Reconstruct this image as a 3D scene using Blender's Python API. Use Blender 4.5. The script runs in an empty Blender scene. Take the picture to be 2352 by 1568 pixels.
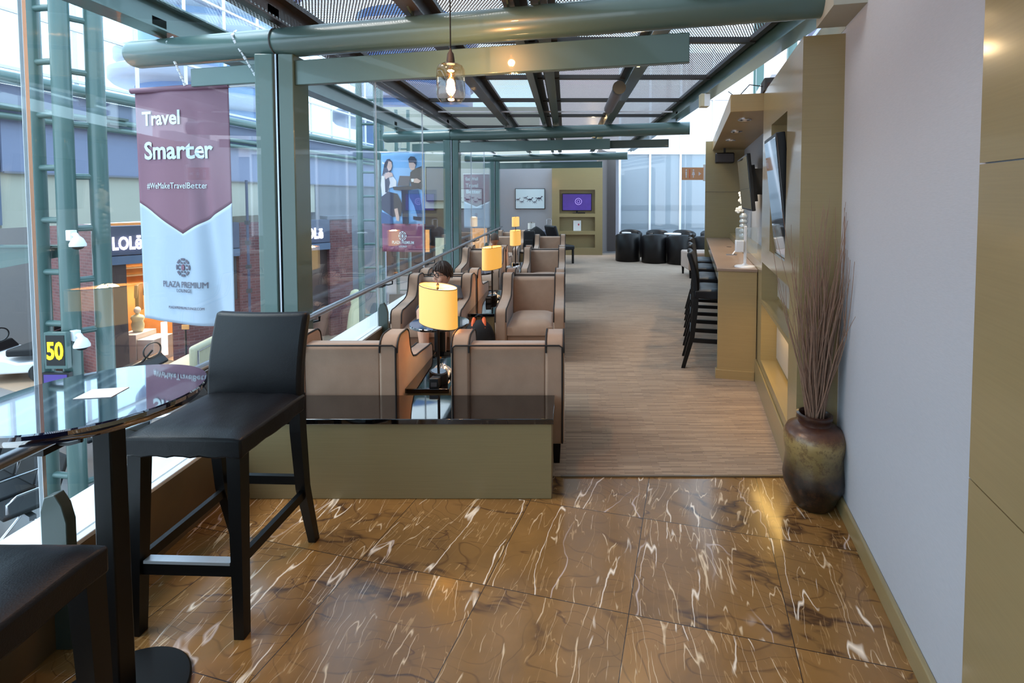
import bpy, math, random
from mathutils import Vector, Matrix
R = math.radians
rnd = random.Random(7)
sc = bpy.context.scene
col = sc.collection

# ------------------------------------------------------------------ camera, sky, lights, exposure
cd = bpy.data.cameras.new('camera'); cam = bpy.data.objects.new('camera', cd); col.objects.link(cam)
cd.sensor_width = 36; cd.sensor_fit = 'HORIZONTAL'; cd.lens = 1150/2352*36
cd.shift_x = -(1300-1176)/2352; cd.shift_y = -(784-499)/2352
cd.clip_start = .05; cd.clip_end = 300
cam.location = (0, 0, 1.6); cam.rotation_euler = (R(90-2.4), 0, 0)
sc.camera = cam
sc.view_settings.view_transform = 'Standard'; sc.view_settings.look = 'None'
sc.view_settings.exposure = 1.72; sc.view_settings.gamma = 1; sc.view_settings.use_curve_mapping = False
try:
    sc.cycles.max_bounces = 10; sc.cycles.transparent_max_bounces = 24; sc.cycles.diffuse_bounces = 5
    sc.cycles.sample_clamp_indirect = 6; sc.cycles.caustics_refractive = False; sc.cycles.caustics_reflective = False
except Exception: pass

w = bpy.data.worlds.new('sky'); sc.world = w; w.use_nodes = True
nt = w.node_tree; N_ = nt.nodes; L_ = nt.links
bg = N_['Background']
tc = N_.new('ShaderNodeTexCoord'); sep = N_.new('ShaderNodeSeparateXYZ'); L_.new(tc.outputs['Generated'], sep.inputs[0])
rp = N_.new('ShaderNodeValToRGB'); L_.new(sep.outputs['Z'], rp.inputs[0])
e = rp.color_ramp.elements
e[0].position = 0.0; e[0].color = (.66, .82, 1.0, 1)
e[1].position = .9; e[1].color = (.44, .70, 1.0, 1)
m_ = e.new(.16); m_.color = (.56, .82, 1.0, 1)
no = N_.new('ShaderNodeTexNoise'); no.inputs['Scale'].default_value = 2.2; no.inputs['Detail'].default_value = 5
L_.new(tc.outputs['Generated'], no.inputs['Vector'])
cr = N_.new('ShaderNodeValToRGB'); L_.new(no.outputs[0], cr.inputs[0]); cr.color_ramp.elements[0].position = .48; cr.color_ramp.elements[1].position = .68
mx = N_.new('ShaderNodeMix'); mx.data_type = 'RGBA'; L_.new(cr.outputs[0], mx.inputs[0]); L_.new(rp.outputs[0], mx.inputs[6]); mx.inputs[7].default_value = (.84, .93, 1, 1)
L_.new(mx.outputs[2], bg.inputs[0]); bg.inputs[1].default_value = 1.12

def lamp_obj(name, kind, loc, energy, color, size=.1, rot=None, **kw):
    d = bpy.data.lights.new(name, kind); d.energy = energy; d.color = color
    if kind == 'AREA': d.size = size
    elif kind == 'SUN': d.angle = size
    else: d.shadow_soft_size = size
    for k, v in kw.items(): setattr(d, k, v)
    o = bpy.data.objects.new(name, d); col.objects.link(o); o.location = loc
    if rot: o.rotation_euler = rot
    return o
lamp_obj('sun', 'SUN', (-20, 8, 30), 1.1, (1, .96, .9), R(25), rot=(R(38), 0, R(-80)))

# ------------------------------------------------------------------ materials
def srgb(r, g, b):
    f = lambda c: (c/255/12.92) if c/255 <= .04045 else ((c/255+.055)/1.055)**2.4
    return (f(r), f(g), f(b), 1)
class Nt:
    def __init__(s, name):
        s.m = bpy.data.materials.new(name); s.m.use_nodes = True; s.t = s.m.node_tree
        s.b = s.t.nodes['Principled BSDF']; s.out = s.t.nodes['Material Output']
    def n(s, typ, ins=None, **kw):
        x = s.t.nodes.new(typ)
        for k, v in kw.items(): setattr(x, k, v)
        for k, v in (ins or {}).items():
            if isinstance(v, bpy.types.NodeSocket): s.t.links.new(v, x.inputs[k])
            else: x.inputs[k].default_value = v
        return x
    def math(s, op, a, b=0., c=None, clamp=False):
        ins = {0: a, 1: b}
        if c is not None: ins[2] = c
        x = s.n('ShaderNodeMath', ins, operation=op); x.use_clamp = clamp
        return x.outputs[0]
    def coord(s, kind='Object', scale=(1, 1, 1), rot=(0, 0, 0), loc=(0, 0, 0)):
        t = s.n('ShaderNodeTexCoord')
        return s.n('ShaderNodeMapping', {'Vector': t.outputs[kind], 'Scale': scale, 'Rotation': rot, 'Location': loc}).outputs[0]
    def world(s, scale=(1, 1, 1), rot=(0, 0, 0), loc=(0, 0, 0)):
        t = s.n('ShaderNodeNewGeometry')
        return s.n('ShaderNodeMapping', {'Vector': t.outputs['Position'], 'Scale': scale, 'Rotation': rot, 'Location': loc}).outputs[0]
    def noise(s, vec, scale=5, detail=3, rough=.5, dist=0.):
        return s.n('ShaderNodeTexNoise', {'Vector': vec, 'Scale': scale, 'Detail': detail, 'Roughness': rough, 'Distortion': dist}).outputs[0]
    def ramp(s, fac, stops):
        x = s.n('ShaderNodeValToRGB', {0: fac}); el = x.color_ramp.elements
        el[0].position, el[0].color = stops[0]; el[1].position, el[1].color = stops[-1]
        for p, c in stops[1:-1]:
            q = el.new(p); q.color = c
        return x.outputs[0]
    def mix(s, f, a, b, blend='MIX'):
        x = s.n('ShaderNodeMix', data_type='RGBA', blend_type=blend)
        for i, v in ((0, f), (6, a), (7, b)):
            if isinstance(v, bpy.types.NodeSocket): s.t.links.new(v, x.inputs[i])
            else: x.inputs[i].default_value = v
        return x.outputs[2]
    def base(s, v):
        if isinstance(v, bpy.types.NodeSocket): s.t.links.new(v, s.b.inputs['Base Color'])
        else: s.b.inputs['Base Color'].default_value = v
    def set(s, **k):
        for a, v in k.items():
            a = a.replace('_', ' ')
            if isinstance(v, bpy.types.NodeSocket): s.t.links.new(v, s.b.inputs[a])
            else: s.b.inputs[a].default_value = v
    def bump(s, h, strength=.3, dist=.01):
        x = s.n('ShaderNodeBump', {'Height': h, 'Strength': strength, 'Distance': dist})
        s.t.links.new(x.outputs[0], s.b.inputs['Normal'])
W1 = (1, 1, 1, 1); K1 = (0, 0, 0, 1)
M = {}
def plain(key, rgb, rough=.5, metal=0., coat=0., var=.06, scale=18, bump=0., emit=None, es=0., spec=None, stretch=(1, 1, 1)):
    a = Nt(key); c = srgb(*rgb); v = a.coord(scale=stretch)
    n = a.noise(v, scale, 4)
    a.base(a.mix(n, tuple(x*(1-var) for x in c[:3])+(1,), tuple(min(1, x*(1+var)) for x in c[:3])+(1,)))
    a.set(Roughness=rough, Metallic=metal, Coat_Weight=coat)
    if spec is not None: a.set(Specular_IOR_Level=spec)
    if bump: a.bump(n, bump, .003)
    if emit: a.set(Emission_Color=srgb(*emit), Emission_Strength=es)
    M[key] = a.m; return a
# steel, wood, leather, metal
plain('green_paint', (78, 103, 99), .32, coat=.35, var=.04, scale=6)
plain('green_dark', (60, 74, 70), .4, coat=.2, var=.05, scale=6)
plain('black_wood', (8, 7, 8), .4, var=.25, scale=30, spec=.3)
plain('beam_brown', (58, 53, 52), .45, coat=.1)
plain('steel_plate', (205, 208, 214), .35, metal=.6, var=.05, scale=60, stretch=(1, .05, 1))
plain('black_glass', (6, 5, 7), .04, var=.1, coat=1.).set(Coat_IOR=1.6)
plain('table_top', (16, 18, 46), .02, var=.1, coat=1.).set(IOR=2.2, Coat_IOR=1.9)
plain('chrome', (200, 200, 205), .18, metal=1., var=.03)
plain('brushed', (170, 172, 178), .32, metal=1., var=.08, scale=60, stretch=(1, .05, 1))
plain('white_plastic', (235, 236, 240), .4, var=.02)
plain('cream_plastic', (205, 195, 165), .5, var=.03)
plain('black_plastic', (11, 11, 13), .38, var=.1)
plain('dark_screen', (38, 42, 50), .08, var=.05, coat=1.)
plain('piping', (22, 17, 17), .6, var=.1)
plain('white_stone', (222, 226, 230), .3, var=.03, scale=9)
plain('curb_brown', (98, 80, 58), .4, var=.08, scale=20, coat=.2)
plain('white_frame', (232, 232, 238), .45, var=.02)
plain('lavender', (122, 128, 152), .7, var=.03, scale=2)
plain('cream_wall', (168, 166, 152), .75, var=.03, scale=2)
plain('grey_wall', (112, 112, 120), .75, var=.04, scale=2)
plain('slate', (70, 74, 94), .5, var=.06, scale=3)
plain('blue_grey', (86, 98, 120), .5, var=.06, scale=3)
plain('dark_grey', (62, 58, 60), .6, var=.1)
plain('pinkish', (222, 205, 202), .7, var=.03, scale=1)
plain('building_white', (150, 152, 172), .5, var=.02, scale=.3)
plain('building_glass', (92, 126, 178), .15, var=.1, scale=.5)
plain('hair_brown', (48, 30, 20), .55, var=.35, scale=60, bump=.6, stretch=(1, 1, .3))
plain('hair_short', (84, 66, 56), .7, var=.3, scale=120, bump=.5)
plain('skin_light', (226, 176, 150), .5, var=.05)
plain('skin_tan', (176, 120, 88), .5, var=.06)
plain('lips', (190, 110, 100), .5)
plain('shirt_grey', (110, 112, 118), .85, var=.1, scale=60)
plain('shorts_dark', (60, 62, 72), .85, var=.1, scale=60)
plain('shirt_rust', (170, 98, 60), .85, var=.1, scale=60)
plain('orange_fabric', (230, 100, 50), .7, var=.08, scale=60)
plain('black_fabric', (20, 20, 23), .8, var=.2, scale=70)
plain('grey_luggage', (104, 108, 122), .6, var=.15, scale=50)
plain('mannequin', (214, 208, 170), .5, var=.04)
plain('display_white', (206, 196, 190), .6, var=.04)
plain('cart_seat', (176, 168, 140), .55, var=.06)
plain('concourse_floor', (122, 116, 114), .35, var=.15, scale=1.2)
plain('concourse_stone', (164, 138, 116), .4, var=.1, scale=2)
plain('silver_packet', (196, 204, 208), .25, metal=.5, var=.2, scale=30, bump=.5)
plain('paper', (238, 236, 236), .6, var=.02)
plain('petal', (244, 244, 240), .5, var=.03)
plain('cloth_maroon', (122, 82, 100), .55, var=.05, scale=3)
plain('cloth_white', (162, 178, 196), .55, var=.02, scale=3)
plain('print_white', (196, 212, 218), .6, var=.02)
plain('print_grey', (92, 88, 104), .6, var=.05)
plain('print_blue', (132, 178, 226), .6, var=.12, scale=2)
plain('print_dark', (58, 56, 76), .6, var=.1)
plain('print_jeans', (60, 84, 130), .6, var=.1)
plain('print_skin', (212, 176, 166), .6, var=.04)
plain('print_magenta', (128, 66, 96), .6, var=.05)
plain('print_shirt', (222, 216, 222), .6, var=.04)
plain('red_mark', (200, 40, 70), .6)
plain('orange_sign', (214, 160, 120), .4, var=.04)
plain('yellow_emit', (255, 220, 40), .5, emit=(255, 214, 0), es=.5)
plain('white_emit', (255, 255, 255), .5, emit=(250, 236, 255), es=1.2)
plain('neon', (255, 240, 220), .5, emit=(255, 190, 150), es=2.5)
plain('filament', (255, 200, 120), .5, emit=(255, 140, 45), es=16.)
plain('bulb_warm', (255, 220, 150), .4, emit=(255, 190, 90), es=5.)
plain('shop_glow', (235, 160, 90), .6, emit=(255, 150, 70), es=.12, var=.25, scale=5)
plain('shop_warm', (222, 150, 84), .6, var=.25, scale=5)
plain('shop_orange', (230, 90, 50), .6, var=.1)
plain('shop_dark', (66, 46, 42), .6, var=.2)
plain('screen_purple', (70, 50, 130), .2, emit=(96, 70, 170), es=.06, var=.5, scale=3, coat=.5)
plain('screen_light', (190, 160, 230), .2, emit=(170, 140, 220), es=.12)
plain('niche_panel', (168, 160, 150), .5, var=.03)
plain('wall_plain_grey', (160, 158, 162), .8, var=.02)
plain('recess_wall', (112, 102, 98), .8, var=.03)

# olive lacquered panel with fine horizontal grain
def olive(key, rgb, coat=.5, rough=.28):
    a = Nt(key); c = srgb(*rgb)
    n = a.noise(a.world(scale=(1.2, 1.2, 60)), 3, 4); n2 = a.noise(a.world(), 2.2, 3)
    k = a.mix(n, tuple(x*.86 for x in c[:3])+(1,), tuple(x*1.1 for x in c[:3])+(1,))
    k = a.mix(a.math('MULTIPLY', n2, .22), k, srgb(120, 100, 70))
    a.base(k); a.set(Roughness=rough, Coat_Weight=coat, Coat_Roughness=.12); a.bump(n, .08, .002); M[key] = a.m
olive('olive', (148, 132, 94))
olive('olive_bench', (142, 128, 94), .2, .38)
olive('olive_tan', (166, 142, 100), .15, .42)
olive('niche_lit', (214, 160, 60), .2, .4)

# wallpaper
a = Nt('wallpaper'); v = a.world(scale=(1, 1, 9)); n = a.noise(v, 40, 3)
a.base(a.mix(n, srgb(168, 172, 180), srgb(182, 185, 192))); a.set(Roughness=.75); a.bump(n, .12, .002); M['wallpaper'] = a.m

# fabric
a = Nt('velvet'); v = a.coord(); n = a.noise(v, 9, 5); n2 = a.noise(v, 240, 2)
k = a.mix(n, srgb(150, 122, 102), srgb(180, 150, 128)); a.base(a.mix(a.math('MULTIPLY', n2, .3), k, srgb(134, 108, 90)))
a.set(Roughness=.85, Sheen_Weight=.5, Sheen_Roughness=.4); a.bump(n2, .25, .001); M['velvet'] = a.m
# leather
def leather(key, rgb, rough=.36):
    a = Nt(key); v = a.coord(); n = a.noise(v, 7, 4, .5, .6); vo = a.n('ShaderNodeTexVoronoi', {'Vector': v, 'Scale': 260}).outputs[0]
    c = srgb(*rgb); a.base(a.mix(n, tuple(x*.7 for x in c[:3])+(1,), tuple(x*1.3 for x in c[:3])+(1,)))
    a.set(Roughness=rough, Specular_IOR_Level=.32)
    a.bump(a.math('ADD', a.math('MULTIPLY', vo, .12), n), .35, .006); M[key] = a.m
leather('leather', (12, 12, 17), .42); leather('leather_barrel', (18, 15, 16), .4)

# glass: clear pane, single sheet
def pane(key, tint=(.93, .97, .98, 1), ior=1.5, minr=.0, haze=None):
    a = Nt(key); t = a.t
    gm = a.n('ShaderNodeNewGeometry'); io = a.math('MULTIPLY_ADD', gm.outputs['Backfacing'], 1/ior-ior, ior)
    fr = a.n('ShaderNodeFresnel', {'IOR': io}); f2 = a.math('ADD', fr.outputs[0], minr, clamp=True)
    tr = a.n('ShaderNodeBsdfTransparent', {'Color': tint}); gl = a.n('ShaderNodeBsdfGlossy', {'Color': (1, 1, 1, 1), 'Roughness': .0})
    base = tr.outputs[0]
    if haze:
        df = a.n('ShaderNodeBsdfDiffuse', {'Color': haze[0]}); tl = a.n('ShaderNodeBsdfTranslucent', {'Color': haze[0]})
        ad = a.n('ShaderNodeMixShader', {0: .5, 1: df.outputs[0], 2: tl.outputs[0]})
        base = a.n('ShaderNodeMixShader', {0: haze[1], 1: tr.outputs[0], 2: ad.outputs[0]}).outputs[0]
    mxs = a.n('ShaderNodeMixShader', {0: f2, 1: base, 2: gl.outputs[0]})
    t.links.new(mxs.outputs[0], a.out.inputs[0]); M[key] = a.m
pane('glass')
pane('frosted', (.85, .9, .93, 1), haze=(srgb(190, 200, 208), .72))
pane('acrylic', (.9, .94, .96, 1), haze=(srgb(225, 232, 236), .2))
pane('amber_glass', (.93, .80, .66, 1), minr=.04)

# lamp shade
def shade(key, es):
    a = Nt(key); a.base(srgb(228, 190, 130)); a.set(Roughness=.8)
    n = a.noise(a.coord(), 120, 2)
    a.set(Emission_Color=a.mix(n, srgb(255, 178, 56), srgb(255, 186, 66)), Emission_Strength=es); M[key] = a.m
shade('shade_lit', .21)
plain('shade_off', (214, 210, 204), .8, var=.03)

# marble floor, 0.59 m tiles laid square to the right wall
a = Nt('marble')
A_ = math.atan(.25)
g = a.n('ShaderNodeNewGeometry')
sub = a.n('ShaderNodeVectorMath', {0: g.outputs['Position'], 1: (.813, 1.712, 0)}, operation='SUBTRACT')
rot = a.n('ShaderNodeVectorRotate', {'Vector': sub.outputs[0], 'Angle': A_}, rotation_type='Z_AXIS')
sc_ = a.n('ShaderNodeVectorMath', {0: rot.outputs[0], 1: (1/.59, 1/.59, 1)}, operation='MULTIPLY')
fl = a.n('ShaderNodeVectorMath', {0: sc_.outputs[0]}, operation='FLOOR'); fr = a.n('ShaderNodeVectorMath', {0: sc_.outputs[0]}, operation='FRACTION')
wn = a.n('ShaderNodeTexWhiteNoise', {'Vector': fl.outputs[0]}, noise_dimensions='3D')
off = a.n('ShaderNodeVectorMath', {0: wn.outputs['Color'], 1: (20, 20, 20)}, operation='MULTIPLY')
pv = a.n('ShaderNodeVectorMath', {0: rot.outputs[0], 1: off.outputs[0]}, operation='ADD').outputs[0]
ang = a.math('MULTIPLY_ADD', wn.outputs['Value'], .5, -.25)
pv = a.n('ShaderNodeVectorRotate', {'Vector': pv, 'Angle': ang}, rotation_type='Z_AXIS').outputs[0]
def warp(vec, sc, amt):
    nn = a.n('ShaderNodeTexNoise', {'Vector': vec, 'Scale': sc, 'Detail': 3})
    d = a.n('ShaderNodeVectorMath', {0: nn.outputs['Color'], 1: (.5, .5, .5)}, operation='SUBTRACT')
    d = a.n('ShaderNodeVectorMath', {0: d.outputs[0], 1: (amt, amt, 0)}, operation='MULTIPLY')
    return a.n('ShaderNodeVectorMath', {0: vec, 1: d.outputs[0]}, operation='ADD').outputs[0]
def vein(vec, scale, sx, sy, wdt, rotz=0, seed=0.):
    v = a.n('ShaderNodeMapping', {'Vector': vec, 'Scale': (sx, sy, 0), 'Rotation': (0, 0, rotz), 'Location': (seed, seed*1.7, 0)}).outputs[0]
    d = a.n('ShaderNodeTexVoronoi', {'Vector': v, 'Scale': scale, 'Randomness': 1.}, feature='DISTANCE_TO_EDGE', voronoi_dimensions='2D').outputs['Distance']
    return a.ramp(d, [(0, W1), (wdt*.45, (.8, .8, .8, 1)), (wdt, K1)])
pw = warp(pv, 7, .035); pw2 = warp(pv, 2.5, .22)
def line(vec, sx, sy, rotz, seed, scale, wd, det=2):
    v = a.n('ShaderNodeMapping', {'Vector': vec, 'Scale': (sx, sy, 1), 'Rotation': (0, 0, rotz), 'Location': (seed, seed*1.7, seed)}, vector_type='TEXTURE' if False else 'POINT').outputs[0]
    nz = a.noise(v, scale, det, .45)
    r = a.math('ABSOLUTE', a.math('SUBTRACT', nz, .5))
    return a.math('SUBTRACT', 1., a.math('DIVIDE', r, wd, clamp=True), clamp=True)
mk = lambda sc_, sd, lo, hi: a.ramp(a.noise(a.n('ShaderNodeMapping', {'Vector': pv, 'Location': (sd, sd, sd), 'Scale': (1.6, .8, 1)}).outputs[0], sc_, 2), [(lo, K1), (hi, W1)])
w1 = a.math('MULTIPLY', line(pw, 1, .13, .10, 3., 7, .008), mk(4, 1., .50, .54))
w2 = a.math('MULTIPLY', line(pw, 1, .11, -.06, 11., 18, .011, 1), mk(8, 4., .47, .52))
w4 = a.math('MULTIPLY', line(pw, 1, .14, .02, 23., 30, .012, 1), mk(12, 8., .46, .52))
w3 = a.math('MULTIPLY', line(pw2, 1, .35, .5, 31., 1.6, .003, 4), mk(2, 6., .45, .55))
dk = a.math('MULTIPLY', line(pw2, .38, 1, .45, 41., 2.6, .014, 5), mk(2.4, 9., .42, .55))
top_ = a.math('FRACT', a.math('MULTIPLY', a.noise(a.n('ShaderNodeMapping', {'Vector': pw2, 'Scale': (.55, 1, 1), 'Rotation': (0, 0, .3)}).outputs[0], 1.9, 2, .4), 30.))
cont = a.math('SUBTRACT', 1., a.math('DIVIDE', a.math('ABSOLUTE', a.math('SUBTRACT', top_, .5)), .07, clamp=True), clamp=True)
big = a.noise(pv, 2.2, 4, .6, .8)
bc = a.ramp(big, [(.25, srgb(112, 78, 42)), (.5, srgb(136, 96, 50)), (.75, srgb(152, 108, 60))])
bc = a.mix(a.math('MULTIPLY', wn.outputs['Value'], .45), bc, srgb(112, 86, 52))
bc = a.mix(a.math('MULTIPLY', a.math('MULTIPLY', cont, mk(3, 14., .4, .6)), .6), bc, srgb(70, 42, 22))
bc = a.mix(a.math('MULTIPLY', dk, .85), bc, srgb(54, 32, 24))
dk3 = a.math('MULTIPLY', line(pw, .3, 1, -.5, 53., 4.2, .005, 3), mk(3, 19., .45, .55))
bc = a.mix(a.math('MULTIPLY', dk3, .8), bc, srgb(64, 38, 26))
bc = a.mix(a.math('MULTIPLY', w4, .6), bc, srgb(196, 156, 108))
bc = a.mix(a.math('MULTIPLY', w2, .85), bc, srgb(232, 202, 164))
bc = a.mix(w1, bc, srgb(246, 226, 204))
bc = a.mix(a.math('MULTIPLY', w3, .7), bc, srgb(222, 200, 190))
sf = a.n('ShaderNodeSeparateXYZ', {0: fr.outputs[0]})
def edge(o):
    return a.math('LESS_THAN', a.math('MINIMUM', o, a.math('SUBTRACT', 1., o)), .0028)
gr = a.math('MAXIMUM', edge(sf.outputs[0]), edge(sf.outputs[1]))
bc = a.mix(gr, bc, srgb(48, 34, 26)); a.base(bc)
a.set(Roughness=.24, Coat_Weight=.25, Coat_Roughness=.10); M['marble'] = a.m

# carpet: staggered short dashes running across the room
a = Nt('carpet')
v = a.world()
bk = a.n('ShaderNodeTexBrick', {'Vector': v, 'Scale': 1., 'Mortar Size': .0016, 'Mortar Smooth': .3, 'Brick Width': .17, 'Row Height': .0115, 'Color1': srgb(186, 154, 124), 'Color2': srgb(114, 88, 68), 'Mortar': srgb(78, 62, 50)}, offset=.37, offset_frequency=2, squash=1.6, squash_frequency=3)
bk2 = a.n('ShaderNodeTexBrick', {'Vector': a.world(loc=(.31, .2, 0)), 'Scale': 1., 'Mortar Size': 0., 'Brick Width': .31, 'Row Height': .0115, 'Color1': srgb(190, 166, 140), 'Color2': srgb(108, 88, 72), 'Mortar': K1}, offset=.21)
n = a.noise(v, 1.2, 2); n3 = a.noise(v, 300, 2)
k = a.mix(.42, bk.outputs[0], bk2.outputs[0]); k = a.mix(a.math('MULTIPLY', n, .35), k, srgb(148, 126, 108)); k = a.mix(a.math('MULTIPLY', n3, .25), k, srgb(120, 98, 80))
a.base(k); a.set(Roughness=.95, Sheen_Weight=.2); a.bump(bk.outputs[1], -.5, .003); M['carpet'] = a.m

# brick
a = Nt('brick'); v = a.coord()
cmb = a.n('ShaderNodeSeparateXYZ', {0: v}); cv = a.n('ShaderNodeCombineXYZ', {0: a.math('ADD', cmb.outputs[0], cmb.outputs[1]), 1: cmb.outputs[2]})
bk = a.n('ShaderNodeTexBrick', {'Vector': cv.outputs[0], 'Scale': 1., 'Mortar Size': .006, 'Brick Width': .2, 'Row Height': .07, 'Color1': srgb(112, 64, 64), 'Color2': srgb(88, 48, 50), 'Mortar': srgb(110, 88, 88)})
a.base(bk.outputs[0]); a.set(Roughness=.7); M['brick'] = a.m

# perforated ceiling sheet: round holes in staggered rows
a = Nt('perforated')
v = a.world(scale=(1/.021, 1/.021, 1)); s_ = a.n('ShaderNodeSeparateXYZ', {0: v})
row = a.math('FLOOR', s_.outputs[1]); odd = a.math('MULTIPLY', a.math('MODULO', a.math('ABSOLUTE', row), 2.), .5)
fx = a.math('SUBTRACT', a.math('FRACT', a.math('ADD', s_.outputs[0], odd)), .5); fy = a.math('SUBTRACT', a.math('FRACT', s_.outputs[1]), .5)
d = a.math('SQRT', a.math('ADD', a.math('MULTIPLY', fx, fx), a.math('MULTIPLY', fy, fy)))
hole = a.math('LESS_THAN', d, .30)
a.base(srgb(112, 106, 116)); a.set(Roughness=.5)
tr = a.n('ShaderNodeBsdfTransparent'); ms = a.n('ShaderNodeMixShader', {0: hole, 1: a.b.outputs[0], 2: tr.outputs[0]})
a.t.links.new(ms.outputs[0], a.out.inputs[0]); M['perforated'] = a.m

# glazed vase: dark rim and foot, gold crackle middle
a = Nt('vase_glaze'); v = a.coord(); sp = a.n('ShaderNodeSeparateXYZ', {0: v}); n = a.noise(v, 9, 6, .7); n2 = a.noise(v, 34, 5, .8)
h = a.math('ADD', sp.outputs[2], a.math('MULTIPLY_ADD', n, .12, -.06))
k = a.ramp(h, [(.0, srgb(5, 4, 4)), (.12, srgb(10, 7, 7)), (.19, srgb(48, 36, 26)), (.27, srgb(116, 98, 60)), (.36, srgb(150, 126, 78)), (.40, srgb(96, 58, 30)), (.43, srgb(60, 30, 20)), (.52, srgb(30, 18, 16))])
k2 = a.mix(a.math('MULTIPLY', a.ramp(n2, [(.5, K1), (.58, W1)]), .55), k, srgb(70, 42, 24)); a.base(k2)
a.set(Roughness=.36, Coat_Weight=.25, Coat_Roughness=.12); M['vase_glaze'] = a.m
plain('twig', (136, 106, 88), .7, var=.3, scale=40)

# ------------------------------------------------------------------ mesh builder
class B:
    def __init__(s): s.v = []; s.f = []
    def add(s, vs, fs):
        o = len(s.v); s.v += [tuple(x) for x in vs]; s.f += [tuple(i+o for i in f) for f in fs]; return s
    def box(s, x0, x1, y0, y1, z0, z1):
        return s.add([(x0, y0, z0), (x1, y0, z0), (x1, y1, z0), (x0, y1, z0), (x0, y0, z1), (x1, y0, z1), (x1, y1, z1), (x0, y1, z1)],
                     [(0, 3, 2, 1), (4, 5, 6, 7), (0, 1, 5, 4), (1, 2, 6, 5), (2, 3, 7, 6), (3, 0, 4, 7)])
    def hexa(s, a4, b4):
        return s.add(list(a4)+list(b4), [(3, 2, 1, 0), (4, 5, 6, 7), (0, 1, 5, 4), (1, 2, 6, 5), (2, 3, 7, 6), (3, 0, 4, 7)])
    def bar(s, p, q, wx, wy=None, up=(0, 0, 1), w2=None):   # rectangular bar from p to q, optional taper
        wy = wy or wx; p = Vector(p); q = Vector(q); d = (q-p).normalized(); u = Vector(up)
        if abs(d.dot(u)) > .98: u = Vector((0, 1, 0))
        a_ = d.cross(u).normalized(); b_ = a_.cross(d).normalized(); k = w2 or 1
        r = lambda c, m: [c-a_*wx/2*m-b_*wy/2*m, c+a_*wx/2*m-b_*wy/2*m, c+a_*wx/2*m+b_*wy/2*m, c-a_*wx/2*m+b_*wy/2*m]
        return s.hexa(r(p, 1), r(q, k))
    def tube(s, pts, r, n=10, caps=True, closed=False):
        pts = [Vector(p) for p in pts]; m = len(pts); rr = r if isinstance(r, (list, tuple)) else [r]*m
        o = len(s.v); pu = None
        for i, p in enumerate(pts):
            a_ = pts[(i-1) % m] if (closed or i > 0) else p; b_ = pts[(i+1) % m] if (closed or i < m-1) else p
            d = (b_-a_)
            d = d.normalized() if d.length > 1e-9 else Vector((0, 0, 1))
            if pu is None:
                u = Vector((0, 0, 1)) if abs(d.z) < .9 else Vector((1, 0, 0))
            else: u = pu
            u = (u-d*u.dot(d)).normalized(); pu = u; w_ = d.cross(u)
            for k in range(n):
                t = 2*math.pi*k/n; s.v.append(tuple(p+u*math.cos(t)*rr[i]+w_*math.sin(t)*rr[i]))
        for i in range(m if closed else m-1):
            for k in range(n):
                a0 = o+i*n+k; a1 = o+i*n+(k+1) % n; j = (i+1) % m
                s.f.append((a0, a1, o+j*n+(k+1) % n, o+j*n+k))
        if caps and not closed:
            s.f.append(tuple(o+k for k in range(n))[::-1]); s.f.append(tuple(o+(m-1)*n+k for k in range(n)))
        return s
    def lathe(s, prof, c=(0, 0, 0), n=32, sx=1., sy=1., rot=0., cap=True):
        o = len(s.v); cr_, sr_ = math.cos(rot), math.sin(rot)
        for r, z in prof:
            for k in range(n):
                t = 2*math.pi*k/n; x = r*math.cos(t)*sx; y = r*math.sin(t)*sy
                s.v.append((c[0]+x*cr_-y*sr_, c[1]+x*sr_+y*cr_, c[2]+z))
        for i in range(len(prof)-1):
            for k in range(n):
                s.f.append((o+i*n+k, o+i*n+(k+1) % n, o+(i+1)*n+(k+1) % n, o+(i+1)*n+k))
        if cap:
            s.f.append(tuple(o+k for k in range(n))[::-1]); s.f.append(tuple(o+(len(prof)-1)*n+k for k in range(n)))
        return s
    def prism(s, poly, axis, a0, a1):      # poly of 2D points extruded along an axis
        def mk(p, t):
            return {'x': (t, p[0], p[1]), 'y': (p[0], t, p[1]), 'z': (p[0], p[1], t)}[axis]
        n = len(poly); o = len(s.v)
        s.v += [mk(p, a0) for p in poly]+[mk(p, a1) for p in poly]
        s.f.append(tuple(o+i for i in range(n))); s.f.append(tuple(o+n+i for i in range(n))[::-1])
        for i in range(n): j = (i+1) % n; s.f.append((o+i, o+j, o+n+j, o+n+i))
        return s
    def grid(s, nu, nv, fn):
        o = len(s.v)
        for j in range(nv+1):
            for i in range(nu+1): s.v.append(tuple(fn(i/nu, j/nv)))
        for j in range(nv):
            for i in range(nu):
                q = o+j*(nu+1)+i; s.f.append((q, q+1, q+nu+2, q+nu+1))
        return s
    def ball(s, c, rx, ry=None, rz=None, n=20, m=12, fn=None):
        ry = ry or rx; rz = rz or rx; o = len(s.v)
        def P(th, ph):
            d = Vector((math.sin(th)*math.cos(ph), math.sin(th)*math.sin(ph), math.cos(th)))
            k = fn(d) if fn else Vector((0, 0, 0))
            return (c[0]+d.x*rx+k[0], c[1]+d.y*ry+k[1], c[2]+d.z*rz+k[2])
        s.v.append(P(0, 0))
        for j in range(1, m):
            for k in range(n): s.v.append(P(math.pi*j/m, 2*math.pi*k/n))
        s.v.append(P(math.pi, 0))
        for k in range(n):
            s.f.append((o, o+1+k, o+1+(k+1) % n))
            for j in range(m-2):
                q = o+1+j*n; s.f.append((q+k, q+n+k, q+n+(k+1) % n, q+(k+1) % n))
            q = o+1+(m-2)*n; s.f.append((q+k, o+1+(m-1)*n, q+(k+1) % n))
        return s
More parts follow.
